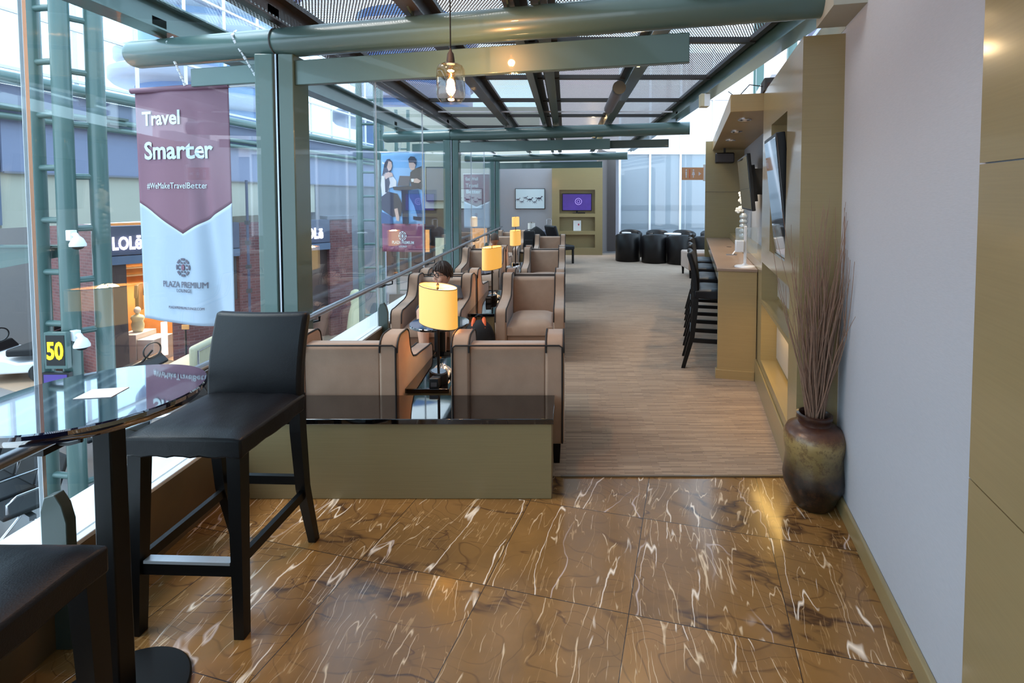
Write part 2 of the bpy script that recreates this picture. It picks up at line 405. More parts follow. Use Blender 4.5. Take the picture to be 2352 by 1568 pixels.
    def mesh(s, name, mat, smooth=True, ang=35):
        me = bpy.data.meshes.new(name); me.from_pydata(s.v, [], s.f); me.validate(); me.update()
        import bmesh
        bm = bmesh.new(); bm.from_mesh(me); bmesh.ops.recalc_face_normals(bm, faces=bm.faces); bm.to_mesh(me); bm.free()
        me.materials.append(M[mat] if isinstance(mat, str) else mat)
        if smooth:
            me.polygons.foreach_set('use_smooth', [True]*len(me.polygons)); me.set_sharp_from_angle(angle=R(ang))
        return me
    def build(s, name, mat, parent=None, loc=(0, 0, 0), rz=0., bevel=0., seg=2, sub=0, smooth=True, ang=35, solid=0.):
        o = bpy.data.objects.new(name, s.mesh(name, mat, smooth, ang)); col.objects.link(o)
        o.location = loc; o.rotation_euler = (0, 0, rz)
        if parent: o.parent = parent
        if solid:
            q = o.modifiers.new('t', 'SOLIDIFY'); q.thickness = solid; q.offset = 0
        if bevel:
            q = o.modifiers.new('b', 'BEVEL'); q.width = bevel; q.segments = seg; q.limit_method = 'ANGLE'; q.angle_limit = R(30)
        if sub:
            q = o.modifiers.new('s', 'SUBSURF'); q.levels = sub; q.render_levels = sub
        return o

def tag(o, label=None, cat=None, group=None, kind=None):
    if label: o['label'] = label
    if cat: o['category'] = cat
    if group: o['group'] = group
    if kind: o['kind'] = kind
    return o
def thing(name, label, cat, loc=(0, 0, 0), rz=0., group=None):
    o = bpy.data.objects.new(name, None); col.objects.link(o); o.empty_display_size = .1
    o.location = loc; o.rotation_euler = (0, 0, rz); return tag(o, label, cat, group)
def struct(name, b, mat, **k): return tag(b.build(name, mat, **k), kind='structure')
kids = {}
def copy_tree(o, loc=None, rz=None, label=None, group=None):
    all_ = [x for x in bpy.data.objects]
    def rec(src, parent):
        c = src.copy(); col.objects.link(c)
        if parent: c.parent = parent
        for ch in all_:
            if ch.parent == src: rec(ch, c)
        return c
    c = rec(o, None)
    if loc: c.location = loc
    if rz is not None: c.rotation_euler = (0, 0, rz)
    if label: c['label'] = label
    if group: c['group'] = group
    return c
def text_mesh(s, width, height, mat, bold=.0, extr=.001, spacing=1., shear=0.):
    cu = bpy.data.curves.new('t', 'FONT'); cu.body = s; cu.size = 1; cu.offset = bold; cu.extrude = extr/max(height, .001)*.5 if extr else 0
    cu.resolution_u = 3; cu.align_x = 'CENTER'; cu.space_character = spacing; cu.shear = shear
    o = bpy.data.objects.new('t', cu); col.objects.link(o)
    dg = bpy.context.evaluated_depsgraph_get(); me = bpy.data.meshes.new_from_object(o.evaluated_get(dg))
    bpy.data.objects.remove(o); bpy.data.curves.remove(cu)
    xs = [v.co.x for v in me.vertices]; ys = [v.co.y for v in me.vertices]; zs = [v.co.z for v in me.vertices]
    x0, x1, y0, y1 = min(xs), max(xs), min(ys), max(ys); zr = max(zs)-min(zs) or 1
    for v in me.vertices:
        x = (v.co.x-(x0+x1)/2)/(x1-x0)*width; z = (v.co.y-(y0+y1)/2)/(y1-y0)*height; y = -(v.co.z-min(zs))/zr*extr
        v.co = (x, y, z)
    me.materials.clear(); me.materials.append(M[mat]); return me
def text(name, s, c, width, height, mat, parent=None, rz=0., **k):   # upright lettering facing -y, turned by rz
    o = bpy.data.objects.new(name, text_mesh(s, width, height, mat, **k)); col.objects.link(o)
    o.location = c; o.rotation_euler = (0, 0, rz)
    if parent: o.parent = parent
    return o
def arc(cx, cy, r, a0, a1, n): return [(cx+r*math.cos(R(a0+(a1-a0)*i/n)), cy+r*math.sin(R(a0+(a1-a0)*i/n))) for i in range(n+1)]

# ------------------------------------------------------------------ room shell
TP = (1.343, 3.061, 0)            # a point of the right-hand olive wall; local frame: x into the wall, y along it
RW = dict(loc=TP, rz=-A_)
def rw(x, y, z=0):
    return (TP[0]+x*math.cos(A_)+y*math.sin(A_), TP[1]-x*math.sin(A_)+y*math.cos(A_), z)
SEAM = 2.795; GX = -1.84; YB = 13.7; CZ = -2.4
struct('floor', B().prism([(-1.8, -3.2), (1.2-.6, -3.2), (1.75, SEAM), (-1.8, SEAM)], 'z', -.12, 0), 'marble')
struct('floor', B().box(-1.8, 5.5, SEAM, YB+.3, -.12, .006), 'carpet')
struct('trim_1', B().box(-.03, 1.42, SEAM-.006, SEAM+.006, -.02, .008), 'curb_brown')
# curb and ledge under the glazing
struct('trim_2', B().box(-1.84, -1.8, -3.2, YB, -.12, .31), 'curb_brown')
struct('trim_3', B().box(-2.09, -1.8, -3.2, YB, .31, .33), 'white_stone', bevel=.004)
struct('trim_4', B().box(-2.09, -1.86, -3.2, YB, -.5, .31), 'green_dark')
# wallpaper wall
struct('wall_right', B().box(.20, .40, -6.2, 4.8, 0, 3.4 if False else 2.46).box(.20, .40, -6.2, -.42, 2.46, 3.6), 'wallpaper', **RW)
struct('baseboard_right', B().box(.180, .20, -6.2, -.42, 0, .085), 'olive', bevel=.004, **RW)
struct('wall_right', B().box(.186, .20, -6.2, -1.725, 0, .828).box(.186, .20, -6.2, -1.725, .832, 1.685).box(.186, .20, -6.2, -1.725, 1.689, 3.6), 'olive', **RW)
struct('trim_5', B().box(.198, .45, -.42, 1.5, 2.46, 2.62).box(.06, .45, -.75, -.42, 2.47, 2.75), 'cream_wall', **RW)
# olive wall block with the screen opening and two display niches
o_ = B()
s0, s1 = -.42, 1.05
def holes(b, x0, x1, ys, zs, rects):       # grid wall with rectangular openings cut through
    for i in range(len(ys)-1):
        for j in range(len(zs)-1):
            cy, cz = (ys[i]+ys[i+1])/2, (zs[j]+zs[j+1])/2
            if any(r[0] < cy < r[1] and r[2] < cz < r[3] for r in rects): continue
            b.box(x0, x1, ys[i], ys[i+1], zs[j], zs[j+1])
    return b
holes(o_, 0, .2, [s0, -.17, .0, .62, 1.0, s1], [.0, .27, .735, .765, 1.07, 1.2, 2.118, 2.435],
      [(0, .62, 1.2, 2.118), (-.17, 1.0, .27, .735), (-.17, 1.0, .765, 1.07)])
o_.box(.13, .2, -.17, 1.0, .27, 1.07)
struct('wall_right', o_, 'olive', **RW)
struct('baseboard_right', B().box(-.014, 0, s0, 1.24, 0, .2), 'olive', bevel=.003, **RW)
lamp_obj('niche_light', 'AREA', rw(.055, .42, .73), 1.1, (1, .62, .18), .09, rot=(0, 0, 0), shape='RECTANGLE', size_y=.8)
# angled pale back panels in the niches
struct('trim_6', B().prism([(.118, -.16), (.118, .985), (.128, .985), (.128, -.16)], 'z', .30, .73), 'niche_panel', **RW)
struct('trim_7', B().prism([(.118, -.16), (.118, .985), (.128, .985), (.128, -.16)], 'z', .80, 1.065), 'niche_panel', **RW)
# lower wall behind the desk, soffit and end wall
struct('wall_right', B().box(0, .2, s1, 4.6, 0, 1.05), 'olive', **RW)
sf_ = B().box(-.255, .2, 1.06, 4.6, 2.293, 2.435)
struct('trim_8', sf_, 'olive_tan', bevel=.003, **RW)
struct('wall_far_right', B().box(-.355, .3, 4.6, 4.72, 0, 2.43), 'olive', **RW)
struct('trim_9', B().box(-.357, .3, 4.597, 4.6, 1.665, 1.668), 'dark_grey', **RW)
struct('wall_right', B().box(-.2, .0, 4.72, 7.2, 0, 2.6), 'wallpaper', **RW)
# back wall
struct('wall_back', B().box(-1.85, 1.0, YB+.02, YB+.2, 0, 2.47), 'wall_plain_grey')
struct('wall_back', B().prism([(.99, YB+.2), (.99, YB+.25), (1.2, YB+.9), (1.45, YB+.9), (1.45, YB+1.0), (.9, YB+1.0), (.9, YB+.2)], 'z', 0, 2.9), 'recess_wall')
# end glazing: frosted lower panes, clear above, white mullions
for i, (xa, xb) in enumerate(((1.49, 2.27), (2.31, 3.10), (3.14, 3.98), (4.02, 4.9))):
    struct('window_%d' % (i+1), B().box(xa, xb, YB+.0, YB+.012, .12, 2.74), 'frosted')
    struct('window_%d' % (i+5), B().box(xa, xb, YB+.0, YB+.012, 2.82, 5.6), 'glass')
for i, x in enumerate((1.47, 2.29, 3.12, 4.0, 4.9)):
    struct('trim_%d' % (10+i), B().box(x-.028, x+.028, YB-.03, YB+.05, 0, 5.6), 'white_frame', bevel=.004)
struct('trim_15', B().box(1.45, 4.93, YB-.035, YB+.05, 2.74, 2.82), 'white_frame')
struct('trim_16', B().box(1.45, 4.93, YB-.035, YB+.05, .03, .12), 'white_frame')
struct('trim_17', B().box(1.45, 4.93, YB-.035, YB+.05, 4.2, 4.26), 'white_frame')
# frosting bands on the end panes
struct('trim_18', B().box(1.5, 4.9, YB-.006, YB-.001, 1.22, 1.36).box(1.5, 4.9, YB-.006, YB-.001, .72, .86), 'frosted')
# corridor seen beyond the end glazing
struct('wall_beyond', B().box(-1, 12, 19.2, 19.5, 0, 3.1), 'grey_wall')
struct('wall_beyond', B().box(-1, 12, 19.1, 19.5, 3.1, 7.), 'pinkish')
struct('floor', B().box(-1, 12, YB+.3, 19.5, -.2, 0), 'concourse_floor')
# upper corrugated side wall beyond the room, green posts in front of it
cg = B(); zz = 2.9
while zz < 5.2:
    cg.prism([(1.15, zz), (1.10, zz+.02), (1.10, zz+.07), (1.15, zz+.09), (1.25, zz+.09), (1.25, zz)], 'y', -.6, 7.4) if False else cg.add(
        [(1.15, -.6, zz), (1.15, 5.6, zz), (1.09, 5.6, zz+.03), (1.09, -.6, zz+.03), (1.09, 5.6, zz+.09), (1.09, -.6, zz+.09), (1.15, 5.6, zz+.12), (1.15, -.6, zz+.12)],
        [(0, 1, 2, 3), (3, 2, 4, 5), (5, 4, 6, 7)])
    zz += .15
struct('wall_upper_right', cg, 'building_white', **RW)
for i, (yy, xx) in enumerate(((5.9, 1.0), (7.6, .7), (8.1, .7))):
    struct('trim_%d' % (20+i), B().box(xx, xx+.14, yy, yy+.14, 0, 6.5), 'green_paint', **RW)
struct('trim_24', B().box(.7, .84, 5.6, 12, 3.6, 3.72), 'white_frame', **RW)
# wall behind the camera
struct('wall_near', B().box(-2.0, 1.2, -3.4, -3.2, 0, 3.6), 'wallpaper')

# glass wall: panes between the joints
joints = [-1.4, .15, 1.72, 3.27, 4.87, 6.45, 8.13, 9.75, 11.3, 13.0]
for i in range(len(joints)-1):
    struct('window_%d' % (10+i), B().box(GX-.006, GX+.006, joints[i]+.006, joints[i+1]-.006, .33, 2.98 if False else 2.74), 'glass')
    if joints[i+1] not in (3.27, 8.13, 13.0):
        struct('trim_%d' % (30+i), B().box(GX-.008, GX+.008, joints[i+1]-.006, joints[i+1]+.006, .33, 2.74), 'white_plastic')
struct('window_20', B().box(GX-.006, GX+.006, 13.02, YB, .33, 2.74), 'glass')

# short green fins that hold the panes, at every joint
for i, y in enumerate(joints):
    if y in (3.27, 8.13, 13.0) or y < 0: continue
    st = B().prism([(-1.835, 0.0), (-1.835, .50), (-1.82, .55), (-1.785, .56), (-1.76, .52), (-1.745, .46), (-1.745, .0)], 'y', y-.018, y+.018)
    lbl = {.15: 'short dark green steel fin standing at the curb nearest the viewer', 1.72: 'short dark green steel fin behind the round bar table and near stool',
           4.87: 'short dark green steel fin beside the boy’s armchair', 6.45: 'short dark green fin between the first and second window armchair groups',
           9.75: 'short dark green fin by the curb beyond the second green column', 11.3: 'short dark green fin farthest along the curb'}[y]
    tag(st.build('glazing_fin', 'green_dark', bevel=.003), lbl.replace('’', "'"), 'bracket', 'green fins at the foot of the glass wall')

# ------------------------------------------------------------------ columns, tubes and beams
def column(y, label):
    t = thing('steel_column', label, 'column', (GX, y, 0), 0, 'green steel columns along the glass wall')
    B().box(-.13, -.015, -.07, .07, .0, 2.50).build('outer_post', 'green_paint', t, bevel=.006)
    B().box(.02, .115, -.07, .12, .0, 2.50).build('inner_post', 'green_paint', t, bevel=.006)
    B().box(-.012, .018, -.035, .06, .0, 2.50).build('joint_gasket', 'dark_grey', t)
    B().box(-.006, .004, -.06, -.036, .0, 2.50).build('joint_trim', 'brushed', t)
    B().box(-.15, -.10, -.074, -.07, .33, .75).build('side_plate', 'green_paint', t, bevel=.003)
column(3.27, 'large green steel column nearest the viewer, right of the hanging travel banner')
column(8.13, 'green steel column beside the cafe poster, at the second tube beam')
column(13.02, 'farthest green steel column, where the glass wall meets the end wall')
TD = Vector((.974, -.2265, 0)).normalized(); ZT = 2.585; RT = .092
def tube_beam(y, xl, xr, fxl, fxr, label, low=None):
    P = lambda x: Vector((x, y+(x-GX)/TD.x*TD.y, ZT))
    t = thing('tube_beam', label, 'beam', (0, 0, 0), 0, 'green tube beams crossing the room')
    d = TD
    pts = [P(xl)-d*.04, P(xl)-d*.035, P(xl), P(xr)]
    B().tube(pts, [RT*.82, RT*.9, RT, RT], 40).build('tube', 'green_paint', t)
    q0, q1 = P(fxl), P(fxr); up = Vector((0, 0, 1))
    s = B().bar((q0.x, q0.y, 2.385), (q1.x, q1.y, 2.385), .045, .155); s.build('flat_beam', 'green_paint', t, bevel=.004)
    p0, p1 = P(xl+.45), P(GX-.06)
    B().bar((p0.x, p0.y, 2.40), (p1.x, p1.y, 2.40), .03, .12).build('flat_beam', 'green_paint', t, bevel=.004)
    jr = P(GX); ring = [jr+Vector((0, 0, (RT+.004)*math.cos(R(a_))))+Vector((-d.y, d.x, 0))*(RT+.004)*math.sin(R(a_)) for a_ in range(0, 360, 15)]
    B().tube(ring, .005, 6, closed=True).build('joint_ring', 'dark_grey', t)
    return P
P1 = tube_beam(3.27, -2.98, 1.50, GX+.12, .655, 'thick green tube beam crossing overhead nearest the viewer, flat beam hung below it')
P2 = tube_beam(8.13, -2.98, 1.79, GX+.12, .66, 'green tube beam at the second column, above the far half of the armchairs')
P3 = tube_beam(13.02, -2.6, 1.5, GX+.12, .9, 'farthest green tube beam, just in front of the end wall')
struct('trim_25', B().bar((P2(-1.6).x, P2(-1.6).y+.25, 2.40), (P2(1.55).x, P2(1.55).y+.25, 2.40), .05, .12), 'green_dark')

# I-section roof beams, one per bay and line
bx = [(-2.75, 'outermost, outside the glass', 1.5), (-1.86, 'above the glass wall', 1.), (-.92, 'between glass wall and room centre', 1.), (-.33, 'left of the centre pair', .6), (-.15, 'right of the centre pair', .8), (.64, 'over the aisle', 1.), (1.57, 'along the right-hand side', 1.4)]
bays = [(-1.5, 3.3, 'nearest bay'), (3.3, 8.0, 'middle bay'), (8.0, 13.0, 'farthest bay')]
def ypos(x, y): return y+(x-GX)*(-.2325)
for bi, (ya, yb, bn) in enumerate(bays):
    for (x, nm, k) in bx:
        y0 = ypos(x, ya) if bi else ya; y1 = ypos(x, yb)
        h = .15*(1.25 if k > 1 else 1); fw = .055*k
        t = thing('roof_beam', 'green I-beam in the %s, %s' % (bn, nm), 'beam', (x, 0, 2.70), 0, 'I-beams of the roof, ' + bn)
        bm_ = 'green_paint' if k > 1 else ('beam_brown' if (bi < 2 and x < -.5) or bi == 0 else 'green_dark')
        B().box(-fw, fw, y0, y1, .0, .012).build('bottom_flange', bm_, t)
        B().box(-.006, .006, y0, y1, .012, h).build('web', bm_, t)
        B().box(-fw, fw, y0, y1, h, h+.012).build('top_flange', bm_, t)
        B().add([(-.006, y1-.02, -.03), (.006, y1-.02, -.03), (.006, y1-.14, 0), (-.006, y1-.14, 0), (-.006, y1-.02, .1), (.006, y1-.02, .1), (.006, y1-.14, .1), (-.006, y1-.14, .1)],
                [(0, 1, 2, 3), (4, 5, 6, 7), (0, 1, 5, 4), (1, 2, 6, 5), (2, 3, 7, 6), (3, 0, 4, 7)]).build('foot_bracket', 'green_dark', t)
    # perforated sheets and dark cross battens
for i, (xa, xb) in enumerate(((-1.84, -.95), (-.90, -.36), (-.30, -.18), (-.12, .62), (.67, 1.53))):
    cx = (xa+xb)/2
    for bi, (ya, yb, bn) in enumerate(bays):
        y0 = ypos(cx, ya) if bi else ya; y1 = ypos(cx, yb)
        struct('ceiling', B().add([(xa, y0, 2.885), (xb, y0, 2.885), (xb, y1, 2.885), (xa, y1, 2.885)], [(0, 1, 2, 3)]), 'perforated', smooth=False)
    bt = B(); yy = -.95
    while yy < 12.9:
        bt.box(xa, xb, yy, yy+.05, 2.84, 2.884); yy += 1.26
    bt.box(xa, xa+.05, -1.5, 12.6, 2.85, 2.884); bt.box(xb-.05, xb, -1.5, 12.4, 2.85, 2.884)
    struct('ceiling', bt, 'beam_brown', smooth=False)
struct('trim_26', B().box(-1.8, 1.5, 7.1, 7.115, 2.78, 2.80), 'white_frame')

# gallery things under the roof
t = thing('duct_speaker', 'grey tubular fitting with black end clamped under the aisle roof beam', 'fitting', (.50, 4.75, 2.62))
B().tube([(0, 0, 0), (0, 1.15, 0)], .055, 24).build('body', 'grey_wall', t)
B().lathe([(.05, -.01), (.062, -.01), (.062, .05), (.05, .05)]).build('end_cap', 'black_plastic', t).rotation_euler = (R(-90), 0, 0)
for yy in (.25, .9): B().box(-.01, .01, yy-.02, yy+.02, .05, .08).build('clamp', 'green_dark', t)
t = thing('junction_box', 'cream box fixed to the side of the right-hand roof beam', 'box', (1.49, 5.45, 2.62))
B().box(-.045, .045, -.05, .05, -.06, .08).build('body', 'cream_plastic', t, bevel=.006)
B().box(-.01, .05, -.052, -.05, -.055, .075).build('cover', 'white_plastic', t)
for (x, y, lb) in ((.57, 4.0, 'small warm lit bulb tucked under the aisle roof beam behind the flat beam'), (.52, 9.6, 'small warm lit bulb under the far roof beam over the aisle')):
    t = thing('spot_bulb', lb, 'lamp', (x, y, 2.66), group='warm bulbs under the roof beams')
    B().lathe([(.012, .045), (.03, .04), (.035, .01), (.035, 0)], n=20).build('socket', 'brushed', t)
    B().ball((0, 0, -.012), .032, rz=.028).build('bulb', 'bulb_warm', t)
    lamp_obj('spot_bulb_light', 'POINT', (x, y, 2.60), 2, (1, .72, .4), .04)

# pendants
def pendant(x, y, zb, label, power):
    t = thing('pendant_lamp', label, 'lamp', (x, y, zb), group='amber glass pendant lamps')
    B().tube([(0, 0, .262), (0, 0, 2.87-zb)], .0035, 8).build('cord', 'black_plastic', t)
    B().lathe([(.005, .275), (.008, .262), (.016, .25), (.021, .215), (.021, .198)], n=24).build('socket', 'chrome' if False else 'dark_grey', t)
    B().lathe([(.021, .201), (.045, .198), (.062, .188), (.071, .170), (.073, .150), (.073, .04), (.068, .022), (.057, .010), (.050, 0)], n=40, cap=False).build('glass_jar', 'amber_glass', t)
    bb = B().lathe([(.012, .20), (.014, .175), (.022, .14), (.027, .105), (.024, .075), (.012, .055), (.004, .05)], n=20); bo = bb.build('bulb', 'amber_glass', t)
    f = B().tube([(.006*math.cos(i*2.6), .006*math.sin(i*2.6), .17-.011*i) for i in range(10)], .0028, 6).build('filament', 'filament', bo)
    lamp_obj('pendant_light', 'POINT', (x, y, zb+.11), power, (1, .62, .32), .025)
pendant(-.592, 2.6, 2.08, 'amber glass jar pendant lamp on a black cord before the near tube beam', 9)
pendant(-.80, 2.12, 2.49, 'amber glass pendant lamp cut off by the top edge of the picture', 9)

# handrail along the glass
t = thing('handrail', 'long round steel handrail running along the glass wall', 'handrail')
B().tube([(-1.70, .3, .80), (-1.70, 13.2, .80), (-1.70, 13.28, .79), (-1.73, 13.32, .78)], .021, 16).build('rail', 'brushed', t)
for y in (1.72, 3.42, 4.87, 6.45, 8.28, 9.75, 11.3, 12.9):
    b = B().tube([(-1.70, y, .775), (-1.70, y, .745), (-1.74, y, .735), (-1.80, y, .735)], .008, 8).box(-1.83, -1.78, y-.05, y+.05, .715, .75)
    b.build('bracket', 'black_plastic', t)

# ------------------------------------------------------------------ wing armchairs
def side_profile():
    p = [(0, .13), (0, .68)]
    p += arc(.08, .695, .08, 180, 90, 5)
    p += [(.15, .775)] + arc(.17, .72, .055, 90, 10, 5)
    p += [(.24, .66), (.262, .61), (.30, .57), (.37, .55), (.50, .54), (.66, .525)]
    p += arc(.715, .47, .055, 80, 0, 5) + [(.775, .40), (.775, .13)]
    return p
PROF = side_profile()
def make_armchair():
    t = thing('armchair', 'x', 'armchair')
    cw, sw = .335, .112                                          # half width, side thickness
    for sg in (-1, 1):
        xa, xb = (sg*cw, sg*(cw-sw)) if sg > 0 else (sg*cw, sg*(cw-sw))
        B().prism(PROF, 'x', min(xa, xb), max(xa, xb)).build('side_wing', 'velvet', t, bevel=.016, seg=3)
        for xx in (sg*(cw-.004), sg*(cw-sw+.004)):
            B().tube([(xx, y, z) for y, z in PROF[1:-1]] , .0055, 6).build('piping', 'piping', t)
    back = [(.015, .13), (.015, .708), (.03, .725), (.10, .725), (.135, .705), (.17, .42), (.17, .13)]
    B().prism(back, 'x', -cw+sw-.001, cw-sw+.001).build('backrest', 'velvet', t, bevel=.012, seg=3)
    B().tube([(-cw+.012, -.004, .14), (-cw+.012, -.004, .712), (-cw+.03, -.004, .724), (cw-.03, -.004, .724), (cw-.012, -.004, .712), (cw-.012, -.004, .14)], .0055, 6).build('piping', 'piping', t)
    B().box(-cw+sw, cw-sw, .15, .735, .13, .27).build('seat_base', 'velvet', t, bevel=.01)
    def cush(u, v):
        return None
    c = B(); n = 14
    def top(u, v):
        e = (1-abs(2*u-1)**6)*(1-abs(2*v-1)**6)
        return (-cw+sw+.004+(2*(cw-sw)-.008)*u, .165+.60*v, .35+.055*e)
    c.grid(n, n, top)
    def bot(u, v): return (-cw+sw+.004+(2*(cw-sw)-.008)*u, .165+.60*v, .27)
    o = len(c.v); c.grid(n, n, bot)
    for i in range(n):
        for (p, q) in ((i, i+1), (n*(n+1)+i+1, n*(n+1)+i), (i*(n+1)+n, (i+1)*(n+1)+n), ((i+1)*(n+1), i*(n+1))):
            c.f.append((p, q, o+q, o+p))
    c.build('seat_cushion', 'velvet', t, ang=60)
    for sx in (-1, 1):
        for y in (.04, .72):
            B().bar((sx*(cw-.045), y, .14), (sx*(cw-.045), y, 0), .048, .048, w2=.7).build('leg', 'black_wood', t)
    return t
chair0 = make_armchair(); first = True
def armchair(x, yback, facing, label, group):
    global first
    rz = 0 if facing > 0 else math.pi
    if first:
        first = False; chair0.location = (x, yback, 0); chair0.rotation_euler = (0, 0, rz); tag(chair0, label, group=group); return chair0
    return copy_tree(chair0, (x, yback, 0), rz, label, group)
AX, WX = -.345, -1.325
ga, gw = 'armchairs along the aisle', 'armchairs along the glass wall'
armchair(AX, 2.91, 1, 'taupe wing armchair by the aisle with its back to the long console bench', ga)
armchair(AX, 5.50, -1, 'taupe wing armchair by the aisle, facing the viewer, beside the backpack', ga)
armchair(AX, 5.60, 1, 'taupe armchair back-to-back behind the first viewer-facing aisle armchair', ga)
armchair(AX, 8.20, -1, 'second viewer-facing taupe armchair along the aisle', ga)
armchair(AX, 8.30, 1, 'taupe armchair back-to-back behind the second viewer-facing aisle armchair', ga)
armchair(AX, 11.0, -1, 'third viewer-facing taupe armchair along the aisle, farthest and smallest', ga)
armchair(WX, 2.91, 1, 'taupe wing armchair seen from behind, partly hidden by the black bar stool', gw)
armchair(WX, 5.45, -1, 'taupe wing armchair by the glass in which the boy sits', gw)
armchair(WX, 5.60, 1, 'taupe armchair back-to-back behind the boy\'s armchair', gw)
armchair(WX, 8.15, -1, 'viewer-facing taupe armchair by the glass behind the far round table', gw)
armchair(WX, 8.30, 1, 'taupe armchair in which the short-haired person sits, back to viewer', gw)
armchair(WX, 11.0, -1, 'viewer-facing pale taupe armchair beyond the short-haired person', gw)
armchair(-1.32, 12.35, -1, 'brownish taupe armchair near the end wall behind the white-shaded lamp', gw)

# console bench and the narrow tables between the rows
t = thing('console_bench', 'long olive console bench with glossy black top across the carpet edge', 'bench', (-.875, 2.585, 0))
B().box(-.80, .80, .0, .30, 0, .405).build('body', 'olive_bench', t, bevel=.004)
B().box(-.81, .81, -.008, .31, .405, .434).build('top', 'black_glass', t, bevel=.003)
def narrow_table(y0, y1, label):
    t = thing('low_table', label, 'table', (-.843, y0, 0), group='narrow black-topped tables between the armchair rows')
    L = y1-y0
    B().box(-.125, .125, .02, L-.02, 0, .405).build('body', 'olive_bench', t, bevel=.003)
    B().box(-.135, .135, 0, L, .405, .434).build('top', 'black_glass', t, bevel=.003)
narrow_table(2.99, 3.72, 'narrow black-topped table holding the nearest shaded lamp')
narrow_table(4.93, 6.20, 'narrow black-topped table behind the backpack holding the second lamp')
narrow_table(7.6, 8.85, 'narrow dark table with cups holding the third lamp')
narrow_table(10.5, 11.4, 'narrow dark table carrying the black suitcase, beyond the third lamp')

# round pedestal tables
def round_table(x, y, r, z, label):
    t = thing('round_table', label, 'table', (x, y, 0), group='small round black tables between facing armchairs')
    B().lathe([(r-.006, z-.022), (r, z-.018), (r, z-.004), (r-.004, z)], n=56).build('tabletop', 'black_glass', t)
    B().lathe([(.045, .02), (.045, z-.022)], n=24).build('pedestal', 'black_wood', t)
    B().lathe([(.19, 0), (.19, .012), (.06, .022), (.045, .03)], n=40).build('base', 'black_wood', t)
round_table(-1.055, 4.14, .245, .55, 'small round black table behind the nearest lamp, in front of the boy')
round_table(-1.22, 6.90, .22, .56, 'small round dark table by the glass, left of the second lamp')

# lamps
def table_lamp(x, y, z, rot, label, lit=True, a_=.19, b_=.085, power=2.2):
    t = thing('table_lamp', label, 'lamp', (x, y, z), rot, 'lamps down the middle of the seating')
    B().lathe([(1, 0), (1, .055), (.95, .062)], n=36, sx=.075, sy=.05).build('base', 'black_plastic' if False else 'black_wood', t)
    B().lathe([(1, .062), (1, .066)], n=36, sx=.06, sy=.04).build('base_cap', 'chrome', t)
    B().tube([(0, 0, .06), (0, 0, .595)], .0085, 12).build('pole', 'black_wood', t)
    s = B(); n = 64; prof = [(1, .365), (.985, .60), (.97, .60), (.985, .365)]
    o = s.lathe([(1, .365), (.985, .602), (.965, .602), (.98, .365), (1, .365)], n=n, sx=a_, sy=b_, cap=False)
    sh = o.build('lamp_shade', 'shade_lit' if lit else 'shade_off', t, ang=60)
    for zz, kk in ((.603, .976), (.364, .99)):
        B().tube([(a_*kk*math.cos(2*math.pi*i/48), b_*kk*math.sin(2*math.pi*i/48), zz) for i in range(48)], .0028, 5, closed=True).build('shade_trim', 'curb_brown', sh)
    sp = B().bar((-a_*.96, 0, .585), (a_*.96, 0, .585), .004).bar((0, -b_*.96, .585), (0, b_*.96, .585), .004); sp.build('spider', 'chrome', t)
    B().lathe([(.004, .595), (.009, .60), (.011, .612), (.006, .622), (.002, .628)], n=14).build('finial', 'curb_brown', t)
    B().ball((0, 0, .47), .028, rz=.038).build('bulb', 'bulb_warm' if lit else 'white_plastic', t)
    if lit: lamp_obj('table_lamp_light', 'POINT', (x, y, z+.56), power, (1, .68, .32), .06)
    return t
table_lamp(-.805, 3.12, .434, R(-46.6), 'nearest and largest lit table lamp with oval cream shade')
table_lamp(-.825, 5.56, .434, R(74), 'second lit lamp, shade turned edge-on, beyond the boy', power=2)
table_lamp(-.835, 8.25, .434, R(85), 'third lit lamp, small narrow shade among the dark bags', power=1.5)
table_lamp(-1.30, 12.9, .462, R(80), 'farthest and smallest lit lamp, against the grey end wall', power=1)
table_lamp(-.86, 12.45, .342, R(85), 'unlit white-shaded lamp among black bags near the end wall', lit=False)
for x, y, z, lb in ((-1.30, 12.9, .46, 'small dark table under the farthest lit lamp'), (-.86, 12.45, .34, 'small dark table under the unlit white-shaded lamp')):
    t = thing('lamp_table', lb, 'table', (x, y, 0)); B().box(-.11, .11, -.11, .11, z-.03, z).build('top', 'black_glass', t)
    for sx in (-1, 1):
        for sy in (-1, 1): B().bar((sx*.09, sy*.09, z-.03), (sx*.09, sy*.09, 0), .025).build('leg', 'black_wood', t)
# things lying at the lamp bases
def power_box(x, y, z, rz, label):
    t = thing('outlet_box', label, 'socket', (x, y, z), rz, 'desk outlet boxes')
    B().prism([(-.05, 0), (.05, 0), (.05, .05), (-.05, .065)], 'x', -.03, .03).build('body', 'black_plastic', t, bevel=.006)
    B().box(-.018, .018, -.0515, -.050, .015, .04).build('face', 'dark_grey', t)
power_box(-.80, 3.035, .435, 0, 'small black outlet box in front of the nearest lamp base')
power_box(-.85, 5.44, .435, .2, 'small black outlet box in front of the second lamp base')
pk = B()
def pkf(u, v):
    a1 = 2*math.pi*u; rr = .2+.8*v
    return (.075*math.cos(a1)*rr*(1+.12*math.sin(5*a1)), .085*math.sin(a1)*rr*(1+.1*math.cos(7*a1)), .012+.05*(1-v)+.012*math.sin(9*a1+4*v))
pk.grid(40, 8, pkf)
tag(pk.build('foil_packet', 'silver_packet', loc=(-.81, 3.215, .437), solid=.003, ang=25), 'crumpled silvery packet lying behind the nearest lamp base', 'packet')
pk2 = tag(pk.build('foil_packet', 'silver_packet', loc=(-.83, 5.68, .437), solid=.003, ang=25), 'crumpled silvery packet lying behind the second lamp base', 'packet')

